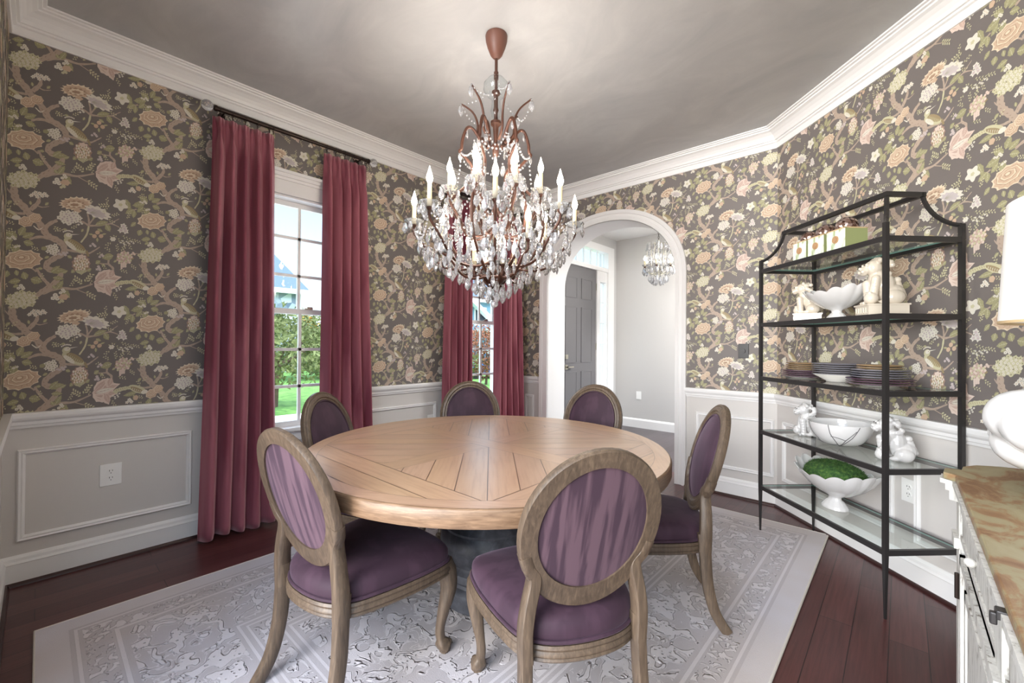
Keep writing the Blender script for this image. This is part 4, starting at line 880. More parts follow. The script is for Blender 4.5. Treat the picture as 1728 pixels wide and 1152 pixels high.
# mint boxes with mosaic balls
def box_with_ball(u0, u1, label, lb2, g=True):
    w = (u1 - u0) / 2; uc = (u0 + u1) / 2; p = on(uc, 0.355, SHZ[4]); dpt = 0.062; h = 0.105
    t = thing('square_planter', label, 'planter', p, AW, 'mint green square planters on the top shelf')
    b_ = MB(); k = w; 
    b_.add([(-k, -dpt, 0), (k, -dpt, 0), (k, dpt, 0), (-k, dpt, 0), (-k, -dpt, h), (k, -dpt, h), (k, dpt, h), (-k, dpt, h), (-k + .008, -dpt + .008, h), (k - .008, -dpt + .008, h), (k - .008, dpt - .008, h), (-k + .008, dpt - .008, h), (-k + .008, -dpt + .008, .02), (k - .008, -dpt + .008, .02), (k - .008, dpt - .008, .02), (-k + .008, dpt - .008, .02)],
           [(0, 3, 2, 1), (2, 3, 7, 6), (4, 5, 9, 8), (5, 6, 10, 9), (6, 7, 11, 10), (7, 4, 8, 11), (8, 9, 13, 12), (9, 10, 14, 13), (10, 11, 15, 14), (11, 8, 12, 15), (12, 13, 14, 15)], 1)
    b_.add([(-k, -dpt, 0), (k, -dpt, 0), (k, -dpt, h), (-k, -dpt, h)], [(0, 1, 2, 3)], 0); b_.add([(k, -dpt, 0), (k, dpt, 0), (k, dpt, h), (k, -dpt, h)], [(0, 1, 2, 3)], 1); b_.add([(-k, -dpt, 0), (-k, dpt, 0), (-k, dpt, h), (-k, -dpt, h)], [(0, 1, 2, 3)], 1)
    obj('box', b_, [M_boxg, M_boxside], t)
    b_ = MB(); 
    for x0, x1, y0, y1 in ((-k, k, -dpt, -dpt + .008), (-k, k, dpt - .008, dpt), (-k, -k + .008, -dpt, dpt), (k - .008, k, -dpt, dpt)): b_.box(x0 - .001, x1 + .001, y0 - .001, y1 + .001, h, h + 0.006)
    obj('rim', b_, M_boxrim, t)
    b_ = MB(); b_.tube([(0, -dpt, 0.055), (0, -dpt - 0.005, 0.055)], 0.020, 16, up=(0, 0, 1)); b_.tube([(0, -dpt - 0.005, 0.055), (0, -dpt - 0.008, 0.055)], 0.013, 16, up=(0, 0, 1)); obj('medallion', b_, M_medal, t)
    s_ = MB(); r = min(w, dpt) - 0.0085; s_.sphere((0, 0, 0), r, 24, 16); o = obj('mosaic_ball', s_, M_mosaic, None, smooth=60, loc=(p[0], p[1], p[2] + h + 0.022)); tag(o, lb2, 'decorative ball', 'mosaic balls in the mint planters')
box_with_ball(0.752, 0.862, 'mint green planter at the arch end of the top shelf row', 'brown mosaic ball in the planter nearest the arch')
box_with_ball(0.876, 0.998, 'mint green planter in the middle of the top shelf row', 'brown mosaic ball in the middle planter on the top shelf')
box_with_ball(1.018, 1.145, 'mint green planter with an olive side, nearest the front post', 'brown mosaic ball in the planter nearest the front shelf post')

# scalloped footed bowls
def scallop_bowl(u_, o_, z, L, W, Hh, label, g, moss_h):
    t = thing('scalloped_bowl', label, 'bowl', on(u_, o_, z), AW, g)
    nl = 14
    def body(prof, name):
        b_ = MB(); n = nl * 8
        def rf(tt, r, zz):
            k = min(1, max(0, (zz - 0.30 * Hh) / (0.7 * Hh))); lob = abs(cos(tt * nl / 2)) ; rr = r * (1 + 0.07 * k * lob + 0.02 * lob); zz2 = zz + Hh * k * k * (0.10 * lob - 0.02) + Hh * 0.10 * k * k * cos(2 * tt)
            ob = W / L; e = ob + (1 - ob) * 0.0; return (rr * cos(tt), rr * (ob if zz > 0.2 * Hh else 0.8) * sin(tt), zz2)
        b_.lathe(prof, n=n, rf=rf); return obj(name, b_, M_ceramic, t, smooth=50)
    outer = [(0.30 * L, 0), (0.30 * L, 0.012), (0.27 * L, 0.02), (0.20 * L, 0.10 * Hh + 0.02), (0.155 * L, 0.24 * Hh), (0.15 * L, 0.30 * Hh), (0.18 * L, 0.34 * Hh), (0.42 * L, 0.44 * Hh), (0.66 * L, 0.60 * Hh), (0.84 * L, 0.78 * Hh), (0.95 * L, 0.95 * Hh), (0.97 * L, 1.0 * Hh), (0.94 * L, 1.0 * Hh), (0.90 * L, 0.92 * Hh), (0.78 * L, 0.76 * Hh), (0.60 * L, 0.62 * Hh), (0.3 * L, 0.50 * Hh), (0, 0.46 * Hh)]
    body(outer, 'bowl')
    b_ = MB(); R = random.Random(3); vs = []; n = 40
    for i in range(11):
        q = i / 10
        for j in range(n): a = 2 * pi * j / n; r = 0.80 * L * sin(q * pi / 2); vs.append((r * cos(a), r * (W / L) * sin(a), 0.80 * Hh + moss_h * cos(q * pi / 2) ** 0.9 + R.uniform(-0.004, 0.004)))
    b_.add(vs, [(i * n + j, (i + 1) * n + j, (i + 1) * n + (j + 1) % n, i * n + (j + 1) % n) for i in range(10) for j in range(n)])
    for k in range(2200):
        a = R.uniform(0, 2 * pi); q = sqrt(R.random()); r = 0.80 * L * q; x, y = r * cos(a), r * W / L * sin(a); zz = 0.80 * Hh + moss_h * sqrt(max(0, 1 - q * q)) ** 0.9
        v = Vector((R.uniform(-1, 1), R.uniform(-1, 1), R.uniform(0.1, 0.8))).normalized() * 0.014; w_ = Vector((R.uniform(-1, 1), R.uniform(-1, 1), R.uniform(-1, 1))).normalized() * 0.0016
        p = Vector((x, y, zz)); b_.add([p - w_, p + w_, p + v], [(0, 1, 2)])
    mo = obj('moss', b_, M_moss, t, recalc=False); mo['kind'] = 'stuff'
    return t
scallop_bowl(0.890, 0.25, SHZ[3], 0.186, 0.145, 0.165, 'white scalloped bowl of moss between the two lion figurines', 'scalloped bowls filled with moss', 0.02)
scallop_bowl(0.875, 0.245, SHZ[0], 0.245, 0.165, 0.215, 'white scalloped footed bowl heaped with green moss on the lowest shelf', 'scalloped bowls filled with moss', 0.10)

# lion figurines: merged rounded volumes
def blobs(parts, name, mt, parent, vox=0.0035):
    b_ = MB()
    for c_, r, sc in parts: b_.sphere(c_, r, 14, 9, sc=sc)
    o = obj(name, b_, mt, parent); modi(o, 'REMESH', mode='VOXEL', voxel_size=vox, use_smooth_shade=True); modi(o, 'SMOOTH', factor=0.5, iterations=3); return o
def guardian(u_, o_, z, s_, rz, label, mt, plinth, mirror=1, lying=False):
    t = thing('lion_figurine', label, 'figurine', on(u_, o_, z), AW + rz, 'guardian lion figurines on the shelves')
    z0 = 0.0
    if plinth:
        b_ = MB(); pw, pd, ph = 0.055 * s_, 0.072 * s_, 0.052 * s_
        b_.box(-pw, pw, -pd, pd, 0.004, ph - 0.006); b_.box(-pw - 0.004, pw + 0.004, -pd - 0.004, pd + 0.004, 0, 0.006); b_.box(-pw - 0.005, pw + 0.005, -pd - 0.005, pd + 0.005, ph - 0.008, ph)
        for k in range(5): b_.box(-pw + 0.008 + k * 0.02 * s_, -pw + 0.020 * s_ + k * 0.02 * s_, -pd - 0.002, -pd, 0.016, 0.020); b_.box(-pw + 0.008 + k * 0.02 * s_, -pw + 0.011 + k * 0.02 * s_, -pd - 0.002, -pd, 0.016, ph - 0.018)
        obj('plinth', b_, mt, t); z0 = ph - 0.002
    S = s_; P = []
    def a(x, y, zz, r, sc=(1, 1, 1)): P.append(((x * S * mirror, y * S, z0 + zz * S), r * S, sc))
    a(0, 0.035, 0.045, 0.045, (1, 1.1, 1)); a(0, 0.01, 0.085, 0.042, (0.95, 0.9, 1.3)); a(0, -0.015, 0.115, 0.036, (1, 0.9, 1.1))
    for sx in (-1, 1): a(sx * 0.034, 0.03, 0.030, 0.032, (0.8, 1.2, 1)); a(sx * 0.036, -0.005, 0.011, 0.014, (1, 1.5, 0.8))
    for k in range(6): a(-0.026, -0.035 - 0.001 * k, 0.014 + 0.016 * k, 0.0165 + 0.0006 * k)
    for k in range(3): a(-0.036 + k * 0.010, -0.056, 0.009, 0.0085)
    for k in range(6): a(0.026, -0.032 - 0.002 * (5 - k), 0.045 + 0.013 * k, 0.0165)
    a(0.03, -0.052, 0.026, 0.026)           # ball under the raised paw
    for k in range(3): a(0.020 + k * 0.010, -0.062, 0.048, 0.008)
    a(0, -0.030, 0.160, 0.034, (1.05, 0.95, 1)); a(0, -0.060, 0.150, 0.021, (1.15, 0.9, 0.75)); a(0, -0.066, 0.135, 0.015, (1.2, 0.8, 0.6)); a(0, -0.078, 0.157, 0.008)
    for sx in (-1, 1): a(sx * 0.015, -0.060, 0.170, 0.009); a(sx * 0.030, -0.022, 0.188, 0.012, (1, 0.7, 1.2)); a(sx * 0.014, -0.074, 0.143, 0.009)
    R = random.Random(int(s_ * 100)); 
    for i in range(34):      # curled mane
        t1 = pi * (0.12 + 0.76 * ((i * 0.618) % 1)); f_ = R.uniform(-0.5, 2.6); r0 = 0.040
        a(r0 * cos(t1 * 2 + f_) * 0.98, -0.012 + 0.028 * abs(sin(f_)) + 0.004, 0.155 + r0 * 0.85 * sin(t1 * 2 + f_) , 0.0115)
    for k in range(5): a(-0.034 + 0.017 * k, -0.020, 0.196 - 0.002 * (k - 2) ** 2, 0.011)
    for k in range(4): a(0.0, 0.072 - 0.006 * k, 0.04 + 0.016 * k, 0.018)
    a(0.010, 0.052, 0.105, 0.014); a(-0.010, 0.052, 0.105, 0.014)
    blobs(P, 'body', mt, t, 0.003 * max(0.8, s_))
    e_ = MB()
    for sx in (-1, 1): e_.sphere((sx * 0.015 * S, -0.0695 * S, z0 + 0.170 * S), 0.0045 * S, 8, 6, sc=(1.4, 0.5, 0.5))
    obj('eyes', e_, M_slot, t)
    return t
guardian(0.622, 0.225, SHZ[3], 1.03, radians(-38), 'cream lion figurine with a curled mane, left of the moss bowl', M_ceramic2, True, -1)
guardian(1.165, 0.235, SHZ[3], 1.22, radians(-18), 'cream lion figurine with a paw on a ball, beside the front post', M_ceramic2, True, 1)
guardian(0.655, 0.24, SHZ[1], 1.02, radians(-20), 'white glazed lion figurine at the arch end of the second lowest shelf', M_ceramic, False, -1)
guardian(1.235, 0.235, SHZ[1], 1.08, radians(-30), 'white glazed lion figurine at the console end of the second lowest shelf', M_ceramic, False, 1)

# white bowl with crack lines
ckb = thing('crackle_bowl', 'white round bowl with dark crack lines between the white lions', 'bowl', on(0.915, 0.25, SHZ[1]), AW)
prof = lambda q: (0.055 + 0.10 * sin(q * pi / 2) ** 0.9, 0.004 + 0.128 * (1 - cos(q * pi / 2)) ** 0.85)
b_ = MB(); pr = [(0, 0), (0.05, 0)] + [prof(i / 12) for i in range(13)] + [(prof(i / 12)[0] - 0.004, prof(i / 12)[1] + 0.004 * (1 - i / 12)) for i in range(12, -1, -1)] + [(0, 0.008)]
b_.lathe(pr, n=48); obj('bowl', b_, M_ceramic, ckb, smooth=50)
def cpt(a, q, off=0.0012): r, z = prof(q); return ((r + off) * cos(a), (r + off) * sin(a), z)
for a, qs in (((-1.9, -1.8, -1.65, -1.7), (1, 0.7, 0.45, 0.3)), ((-2.9, -2.6, -2.1, -1.65, -1.3), (0.5, 0.35, 0.3, 0.3, 0.12)), ((-1.05, -1.0, -0.85, -0.72), (1, 0.7, 0.4, 0.1)), ((-1.0, -0.75, -0.5, -0.2), (0.62, 0.58, 0.5, 0.85)), ((-0.5, -0.6, -0.75), (0.5, 0.3, 0.15)), ((-0.1, -0.3, -0.7), (0.98, 0.6, 0.1)), ((-1.3, -1.0, -0.8), (0.12, 0.2, 0.25)), ((1.2, 1.3, 1.5), (0.98, 0.6, 0.3))):
    b_ = MB(); P = []
    for i in range(len(a) - 1):
        for k in range(5): t_ = k / 5; P.append(cpt(a[i] + (a[i + 1] - a[i]) * t_, qs[i] + (qs[i + 1] - qs[i]) * t_))
    P.append(cpt(a[-1], qs[-1])); b_.tube(P, 0.0017, 6); obj('crack_line', b_, M_crack, ckb)

# plates
def plate(p, r, z, mt, label, g, deep=0.012):
    b_ = MB(); b_.lathe([(0, 0.001), (r * 0.55, 0), (r * 0.60, 0.003), (r * 0.70, 0.006), (r * 0.96, deep), (r, deep + 0.002), (r * 0.99, deep + 0.005), (r * 0.72, 0.009), (r * 0.6, 0.005), (0, 0.005)], n=40)
    nf = len(b_.f); 
    b_.m = [1 if (k % 9) in (4, 5, 6, 3, ) else 0 for k in range(nf)]
    o = obj('plate', b_, [M_platew, mt], None, smooth=40, loc=(p[0], p[1], z)); tag(o, label, 'plate', g); return o
pos = ['at the bottom', 'second from the bottom', 'third from the bottom', 'fourth from the bottom', 'fifth from the bottom', 'sixth from the bottom', 'seventh from the bottom', 'eighth from the bottom', 'ninth from the bottom', 'tenth from the bottom']
stacks = [(0.600, 0.235, [(0.128, M_platep, 4, 'plum rimmed'), (0.098, M_plateb, 4, 'bronze rimmed')], 'plate stack nearest the arch'),
          (0.872, 0.235, [(0.125, M_plateg, 6, 'slate rimmed')], 'middle plate stack'),
          (1.155, 0.235, [(0.145, M_platep, 3, 'plum rimmed'), (0.125, M_plateg, 4, 'slate rimmed'), (0.098, M_plateb, 2, 'bronze rimmed')], 'plate stack nearest the console')]
for si, (u_, o_, grp, nm) in enumerate(stacks):
    p = on(u_, o_, 0); z = SHZ[2]; k = 0
    if si == 1:
        b_ = MB(); b_.lathe([(0, 0), (0.05, 0), (0.055, 0.006), (0.115, 0.040), (0.118, 0.044), (0.113, 0.043), (0.05, 0.010), (0, 0.008)], n=40); o = obj('serving_bowl', b_, M_platew, None, smooth=40, loc=(p[0], p[1], z)); tag(o, 'shallow white bowl holding up the middle stack of plates', 'bowl'); z += 0.032
    for r, mt, n, nn_ in grp:
        for i in range(n): plate(p, r, z, mt, '%s plate in the %s, %s' % (nn_, nm, pos[k]), nm + ' on the middle shelf'); z += 0.0118; k += 1

# ------------------------------------------------------------------ console and lamp
cs = thing('console_table', 'distressed white console with a worn ochre top along the right wall', 'console', (3.53, 1.0, 0), 0)
def cy(P): return [(x - 3.53, y - 1.0) for x, y in P]
topo = [(XR - 0.02, 2.02), (3.72, 2.02), (3.64, 2.005), (3.585, 1.975), (3.555, 1.925), (3.548, 1.87), (3.512, 1.865), (3.506, 1.80), (3.530, 1.775), (3.527, 0.30), (XR - 0.02, 0.30)]
b_ = MB(); b_.prism(cy(topo), 0.885, 0.905); o = obj('top', b_, M_contop, cs); modi(o, 'BEVEL', width=0.004, segments=2)
for k, (off, z0, z1_) in enumerate(((0.006, 0.872, 0.885), (-0.004, 0.855, 0.872), (-0.012, 0.83, 0.855))):
    b_ = MB(); P = [(max(min(x - off if x < 3.9 else x, XR - 0.02), 0), y + (off if y > 1.7 else 0)) for x, y in topo]; b_.prism(cy(P), z0, z1_); obj('top_molding', b_, M_conbody, cs)
bx0 = 3.556; body = [(XR - 0.02, 1.985), (3.72, 1.985), (3.66, 1.965), (3.61, 1.93), (3.592, 1.88), (bx0, 1.855), (bx0, 0.33), (XR - 0.02, 0.33)]
b_ = MB(); b_.prism(cy(body), 0.06, 0.83); b_.prism(cy([(x + (0.01 if x < 3.9 else 0), y) for x, y in body]), 0.0, 0.06); obj('body', b_, M_conbody, cs)
for yy in (1.80, 1.09, 0.37):
    b_ = MB(); b_.box(bx0 - 0.020 - 3.53, bx0 - 3.53, yy - 0.035 - 1, yy + 0.035 - 1, 0.04, 0.83); b_.box(bx0 - 0.030 - 3.53, bx0 - 3.53, yy - 0.040 - 1, yy + 0.040 - 1, 0.70, 0.73); b_.box(bx0 - 0.030 - 3.53, bx0 - 3.53, yy - 0.04 - 1, yy + 0.04 - 1, 0.0, 0.06); obj('pilaster', b_, M_conbody, cs)
for y0, y1, hy in ((1.14, 1.75, 1.75), (0.42, 1.04, 0.42)):
    b_ = MB(); x = bx0 - 3.53
    b_.box(x - 0.012, x, y0 - 1, y1 - 1, 0.09, 0.69); y0_, y1_ = y0 - 1, y1 - 1
    for t_, d in ((0.0, 0.020), (0.07, 0.016)):
        for a0_, a1_, z0, z1_ in ((y0_ + t_, y1_ - t_, 0.09 + t_, 0.115 + t_), (y0_ + t_, y1_ - t_, 0.665 - t_, 0.69 - t_), (y0_ + t_, y0_ + t_ + 0.025, 0.09 + t_, 0.69 - t_), (y1_ - t_ - 0.025, y1_ - t_, 0.09 + t_, 0.69 - t_)): b_.box(x - d, x, a0_, a1_, z0, z1_)
    dr_ = obj('door', b_, M_conbody, cs)
    for zz in (0.18, 0.565): b_ = MB(); b_.tube([(x - 0.024, hy - 1, zz), (x - 0.024, hy - 1, zz + 0.07)], 0.006, 8); obj('hinge', b_, M_bronze, dr_)
    b_ = MB(); b_.sphere((x - 0.03, (y0 + 0.04 if hy > 1.5 else y1 - 0.04) - 1, 0.42), 0.012, 12, 8); obj('knob', b_, M_bronze, dr_, smooth=60)
for y0, y1 in ((1.14, 1.75), (0.42, 1.04)):
    b_ = MB(); x = bx0 - 3.53; b_.box(x - 0.014, x, y0 - 1, y1 - 1, 0.735, 0.82); b_.box(x - 0.018, x, y0 - 1, y1 - 1, 0.73, 0.745); b_.box(x - 0.018, x, y0 - 1, y1 - 1, 0.81, 0.825); dw = obj('drawer', b_, M_conbody, cs)
    b_ = MB(); ym = (y0 + y1) / 2 - 1; b_.sphere((x - 0.024, ym, 0.777), 0.011, 12, 8); b_.tube([(x - 0.014, ym, 0.777), (x - 0.024, ym, 0.777)], 0.005, 8); obj('knob', b_, M_conbody, dw, smooth=60)
b_ = MB(); b_.box(-0.012, 0.002, -0.056, -0.036, 0.874, 0.888); b_.box(-0.018, -0.010, -0.052, -0.042, 0.864, 0.882); o = obj('clasp', b_, M_iron, cs); modi(o, 'BEVEL', width=0.002, segments=2)
LX, LY = 3.775, 1.52
lamp = thing('table_lamp', 'white lumpy ceramic table lamp with a drum shade on the console', 'lamp', (LX, LY, 0.905), 0)
R = random.Random(12); P = [((0, 0, 0.015), 0.11, (1, 1, 0.35)), ((0, 0, 0.12), 0.15, (1, 1, 0.9)), ((0, 0, 0.23), 0.165, (1, 1, 0.8)), ((0, 0, 0.32), 0.12, (1, 1, 0.8)), ((0, 0, 0.37), 0.05, (1, 1, 1.2))]
for i in range(20):
    a = i * 2.4; zz = 0.06 + 0.31 * ((i * 0.37) % 1); r = 0.155 - abs(zz - 0.20) * 0.35; P.append(((r * cos(a), r * sin(a), zz), 0.062 + 0.024 * ((i * 0.61) % 1), (1, 1, 0.9)))
o = blobs(P, 'ceramic_base', M_ceramic, lamp, 0.007); o.modifiers['smooth'].iterations = 4
b_ = MB(); b_.tube([(0, 0, 0.36), (0, 0, 0.46)], 0.012, 12); obj('neck', b_, M_nickel, lamp, smooth=50)
b_ = MB(); b_.lathe([(0.192, 0.425), (0.178, 0.70), (0.175, 0.70), (0.189, 0.425)], n=64, closed=True); obj('lamp_shade', b_, M_shade, lamp, smooth=40)
b_ = MB(); b_.lathe([(0.1925, 0.423), (0.193, 0.429), (0.188, 0.429), (0.188, 0.423)], n=64, closed=True); obj('shade_rim', b_, M_boxrim, lamp, smooth=40)

# ------------------------------------------------------------------ crystal chandeliers
def pendant_mesh(L, W):
    b_ = MB(); n = 6; pr = [(0, 0), (0.28 * W, -0.08 * L), (0.34 * W, -0.22 * L), (0.5 * W, -0.52 * L), (0.42 * W, -0.72 * L), (0.16 * W, -0.93 * L), (0, -L)]
    vs = []; k = len(pr)
    for i in range(n):
        t = 2 * pi * i / n
        for r, z in pr: vs.append((r * cos(t), r * 0.55 * sin(t), z))
    b_.add(vs, [(i * k + a, ((i + 1) % n) * k + a, ((i + 1) % n) * k + a + 1, i * k + a + 1) for i in range(n) for a in range(k - 1)])
    b_.sphere((0, 0, 0.008), 0.0055, 6, 4)
    return b_
def put(dst, src, c, rz, s_=1.0):
    ca, sa = cos(rz) * s_, sin(rz) * s_; dst.add([(c[0] + x * ca - y * sa, c[1] + x * sa + y * ca, c[2] + z * s_) for x, y, z in src.v], src.f)
def beads(dst, P, step, r):
    P = [Vector(p) for p in P]; acc = 0.0
    for a, q in zip(P, P[1:]):
        L = (q - a).length; t = acc
        while t < L: dst.sphere(a + (q - a) * (t / L), r, 6, 4); t += step
        acc = t - L
def cyl_pt(r, a, z): return (r * cos(a), r * sin(a), z)
def hang(sag, p, q, n=8):
    return [(p[0] + (q[0] - p[0]) * i / n, p[1] + (q[1] - p[1]) * i / n, p[2] + (q[2] - p[2]) * i / n - sag * 4 * (i / n) * (1 - i / n)) for i in range(n + 1)]
def candle(parent, p, h=0.105, bulb=M_bulb, s_=1.0):
    b_ = MB(); b_.tube([(p[0], p[1], p[2]), (p[0], p[1], p[2] + h)], 0.0115 * s_, 12); c_ = obj('candle_sleeve', b_, M_candle, parent, smooth=40)
    b_ = MB(); z = p[2] + h; b_.lathe([(0, 0), (0.009, 0.002), (0.0155, 0.018), (0.0165, 0.028), (0.013, 0.045), (0.007, 0.062), (0.003, 0.078), (0, 0.088)] if s_ == 1 else [(0, 0), (0.008, 0.002), (0.013, 0.02), (0.011, 0.035), (0, 0.06)], (p[0], p[1], z), 10); obj('flame_bulb', b_, bulb, c_, smooth=60)
    if s_ == 1:
        l_ = light('candle_light', 'POINT', (p[0], p[1], z + 0.034), (0, 0, 0), 3.5, (1.0, 0.91, 0.81), 0.021); l_.parent = c_
def drip_pan(parent, p, r=0.05):
    b_ = MB()
    def rf(t, rr, z): k = 1 + 0.06 * (rr > 0.6 * r) * cos(8 * t); return (rr * k * cos(t), rr * k * sin(t), z)
    b_.lathe([(0.008, -0.006), (0.6 * r, 0.0), (0.92 * r, 0.012), (r, 0.022), (0.94 * r, 0.020), (0.6 * r, 0.005), (0.008, 0.0)], p, 32, rf=rf); d = obj('drip_pan', b_, M_clear, parent, smooth=50)
    b_ = MB(); b_.lathe([(0, -0.022), (0.006, -0.02), (0.014, -0.008), (0.016, 0.001), (0, 0.002)], p, 14); obj('cup', b_, M_rust, d, smooth=50)

ch = thing('chandelier', 'large crystal chandelier with lit candle bulbs hanging above the round table', 'chandelier', (1.724, 1.714, 0), math.atan2(-1.714, 1.6916) )
ch.rotation_euler = (0, 0, math.atan2(0 - 1.714, 3.4156 - 1.724))     # local +x faces the camera side of the room
b_ = MB(); b_.lathe([(0.060, H), (0.062, H - 0.006), (0.060, H - 0.035), (0.050, H - 0.07), (0.034, H - 0.11), (0.022, H - 0.125), (0.012, H - 0.132), (0, H - 0.134)], n=32); M_canopy = mat('copper_brown_canopy', (104, 68, 56), 0.5, 0.0); obj('canopy', b_, M_canopy, ch, smooth=50)
b_ = MB(); b_.tube([(0, 0, H - 0.12), (0, 0, 2.40)], 0.0085, 12); b_.tube([(0, 0, 2.80), (0, 0, 2.76)], 0.013, 12); b_.lathe([(0.009, 2.70), (0.024, 2.69), (0.024, 2.675), (0.012, 2.665), (0.012, 2.60), (0.016, 2.585), (0.010, 2.57), (0.011, 2.53), (0.03, 2.52), (0.03, 2.505), (0.016, 2.49), (0.010, 2.40), (0.02, 2.39), (0.016, 2.33), (0, 2.31)], n=16); b_.tube([(0, 0, 2.35), (0, 0, 1.60)], 0.008, 10); obj('stem', b_, M_rust, ch, smooth=40)
b_ = MB(); b_.lathe([(0.018, 2.775), (0.045, 2.762), (0.070, 2.73), (0.072, 2.70), (0.050, 2.668), (0.022, 2.645), (0.025, 2.61), (0.030, 2.58), (0.024, 2.55), (0.012, 2.53)], n=32); o = obj('glass_vase', b_, M_pane, ch, smooth=60)
LARGE = pendant_mesh(0.062, 0.036); SMALL = pendant_mesh(0.046, 0.024); slots = []; bd = MB(); na = 8
for i in range(6):       # crown branches
    a = 2 * pi * i / 6 + 0.35
    b_ = MB(); P = spl([cyl_pt(0.05, a, 2.40), cyl_pt(0.10, a, 2.44), cyl_pt(0.105, a, 2.52), cyl_pt(0.135, a, 2.585), cyl_pt(0.20, a, 2.635)], 6); b_.tube(P, [0.0085 - 0.004 * k / len(P) for k in range(len(P))], 8)
    obj('crown_branch', b_, M_rust, ch, smooth=50); slots.append((cyl_pt(0.202, a, 2.625), a, LARGE)); beads(bd, hang(0.06, cyl_pt(0.20, a, 2.632), cyl_pt(0.20, a + pi / 3, 2.632)), 0.022, 0.0055) if i % 2 else beads(bd, hang(0.02, cyl_pt(0.20, a, 2.632), cyl_pt(0.03, a, 2.70)), 0.022, 0.0055)
    b_ = MB(); a2 = a + 0.25; P = spl([cyl_pt(0.08, a2, 2.40), cyl_pt(0.125, a2, 2.47), cyl_pt(0.16, a2, 2.475), cyl_pt(0.185, a2, 2.41), cyl_pt(0.19, a2, 2.36), cyl_pt(0.20, a2, 2.34), cyl_pt(0.165, a2, 2.305), cyl_pt(0.13, a2, 2.25), cyl_pt(0.155, a2, 2.16), cyl_pt(0.235, a2, 2.08), cyl_pt(0.275, a2, 1.96), cyl_pt(0.245, a2, 1.82), cyl_pt(0.16, a2, 1.71), cyl_pt(0.06, a2, 1.645), cyl_pt(0.012, a2, 1.64)], 6); b_.tube(P, 0.0085, 8); obj('cage_rib', b_, M_rust, ch, smooth=50)
    slots += [(cyl_pt(0.198, a2, 2.335), a2, SMALL), (cyl_pt(0.16, a2, 2.46), a2, SMALL), (cyl_pt(0.12, a2, 2.40), a2, SMALL)]
    beads(bd, hang(0.05, cyl_pt(0.198, a2, 2.34), cyl_pt(0.198, a2 + pi / 3, 2.34)), 0.021, 0.0065)
    beads(bd, hang(0.07, cyl_pt(0.10, a2, 2.42), cyl_pt(0.10, a2 + pi / 3, 2.42)), 0.02, 0.006)
    beads(bd, hang(0.10, cyl_pt(0.19, a2, 2.33), cyl_pt(0.25, a2 + 0.2, 2.10)), 0.024, 0.006)
tiers = [(8, 0.45, 1.935, 0.0, 0.285, 1.72), (8, 0.265, 2.085, pi / 8, 0.16, 1.90), (4, 0.14, 2.16, pi / 4, 0.06, 2.02), (4, 0.12, 1.70, 0.35, 0.04, 1.62), (4, 0.32, 1.80, pi / 8 + 0.15, 0.2, 1.66)]
for ti, (n, r, zc, a0, rin, zin) in enumerate(tiers):
    for i in range(n):
        a = a0 + 2 * pi * i / n; e = cyl_pt(r, a, zc)
        b_ = MB(); P = spl([cyl_pt(0.012, a, zin + 0.02), cyl_pt(rin * 0.5, a, zin - 0.03), cyl_pt(rin, a, zin - 0.02), cyl_pt(rin + (r - rin) * 0.62, a, zin + (zc - zin) * 0.42), cyl_pt(r - 0.004, a, zc - 0.055), (e[0], e[1], zc - 0.018)], 6)
        b_.tube(P, 0.0068, 8); obj('arm', b_, M_rust, ch, smooth=50)
        pr_ = 0.052 if ti < 2 else 0.036; drip_pan(ch, e, pr_); candle(ch, (e[0], e[1], zc), 0.10 + 0.012 * (i % 2) if ti < 2 else 0.085)
        for k in range(6 if ti < 2 else 4):
            t_ = a + 2 * pi * k / (6 if ti < 2 else 4) + 0.3; slots.append(((e[0] + pr_ * 0.96 * cos(t_), e[1] + pr_ * 0.96 * sin(t_), zc + 0.006), t_, LARGE if k % 2 == 0 else SMALL))
        if ti == 0:
            beads(bd, hang(0.10, cyl_pt(r, a, zc - 0.02), cyl_pt(r, a + 2 * pi / n, zc - 0.02)), 0.02, 0.006)
            for k, (q, dz) in enumerate(((0.92, -0.09), (0.78, -0.15), (0.64, -0.18), (0.5, -0.19))):
                for dt in (-0.10, 0.10): slots.append((cyl_pt(r * q, a + dt, zc + dz + 0.02 * dt), a, LARGE if k % 2 else SMALL))
            beads(bd, [cyl_pt(0.40, a, zc - 0.10), cyl_pt(0.40, a, zc - 0.16)], 0.015, 0.006)
            slots.append((cyl_pt(0.42, a, zc - 0.105), a, LARGE)); slots.append((cyl_pt(0.36, a + 0.12, zc - 0.20), a, LARGE))
            for q in (0.5, 0.7, 0.9): beads(bd, [cyl_pt(r * q, a + 0.06, zc - 0.06), cyl_pt(r * (q - 0.08), a + 0.06, zc - 0.17)], 0.016, 0.0055)
        if ti == 1:
            beads(bd, hang(0.08, cyl_pt(r, a, zc - 0.02), cyl_pt(r, a + 2 * pi / n, zc - 0.02)), 0.02, 0.006); beads(bd, hang(0.05, cyl_pt(r, a, zc - 0.02), cyl_pt(0.42, a + pi / 8, 1.92)), 0.021, 0.006)
            for q, dz in ((0.8, -0.12), (0.55, -0.17)): slots.append((cyl_pt(r * q, a, zc + dz), a, LARGE))
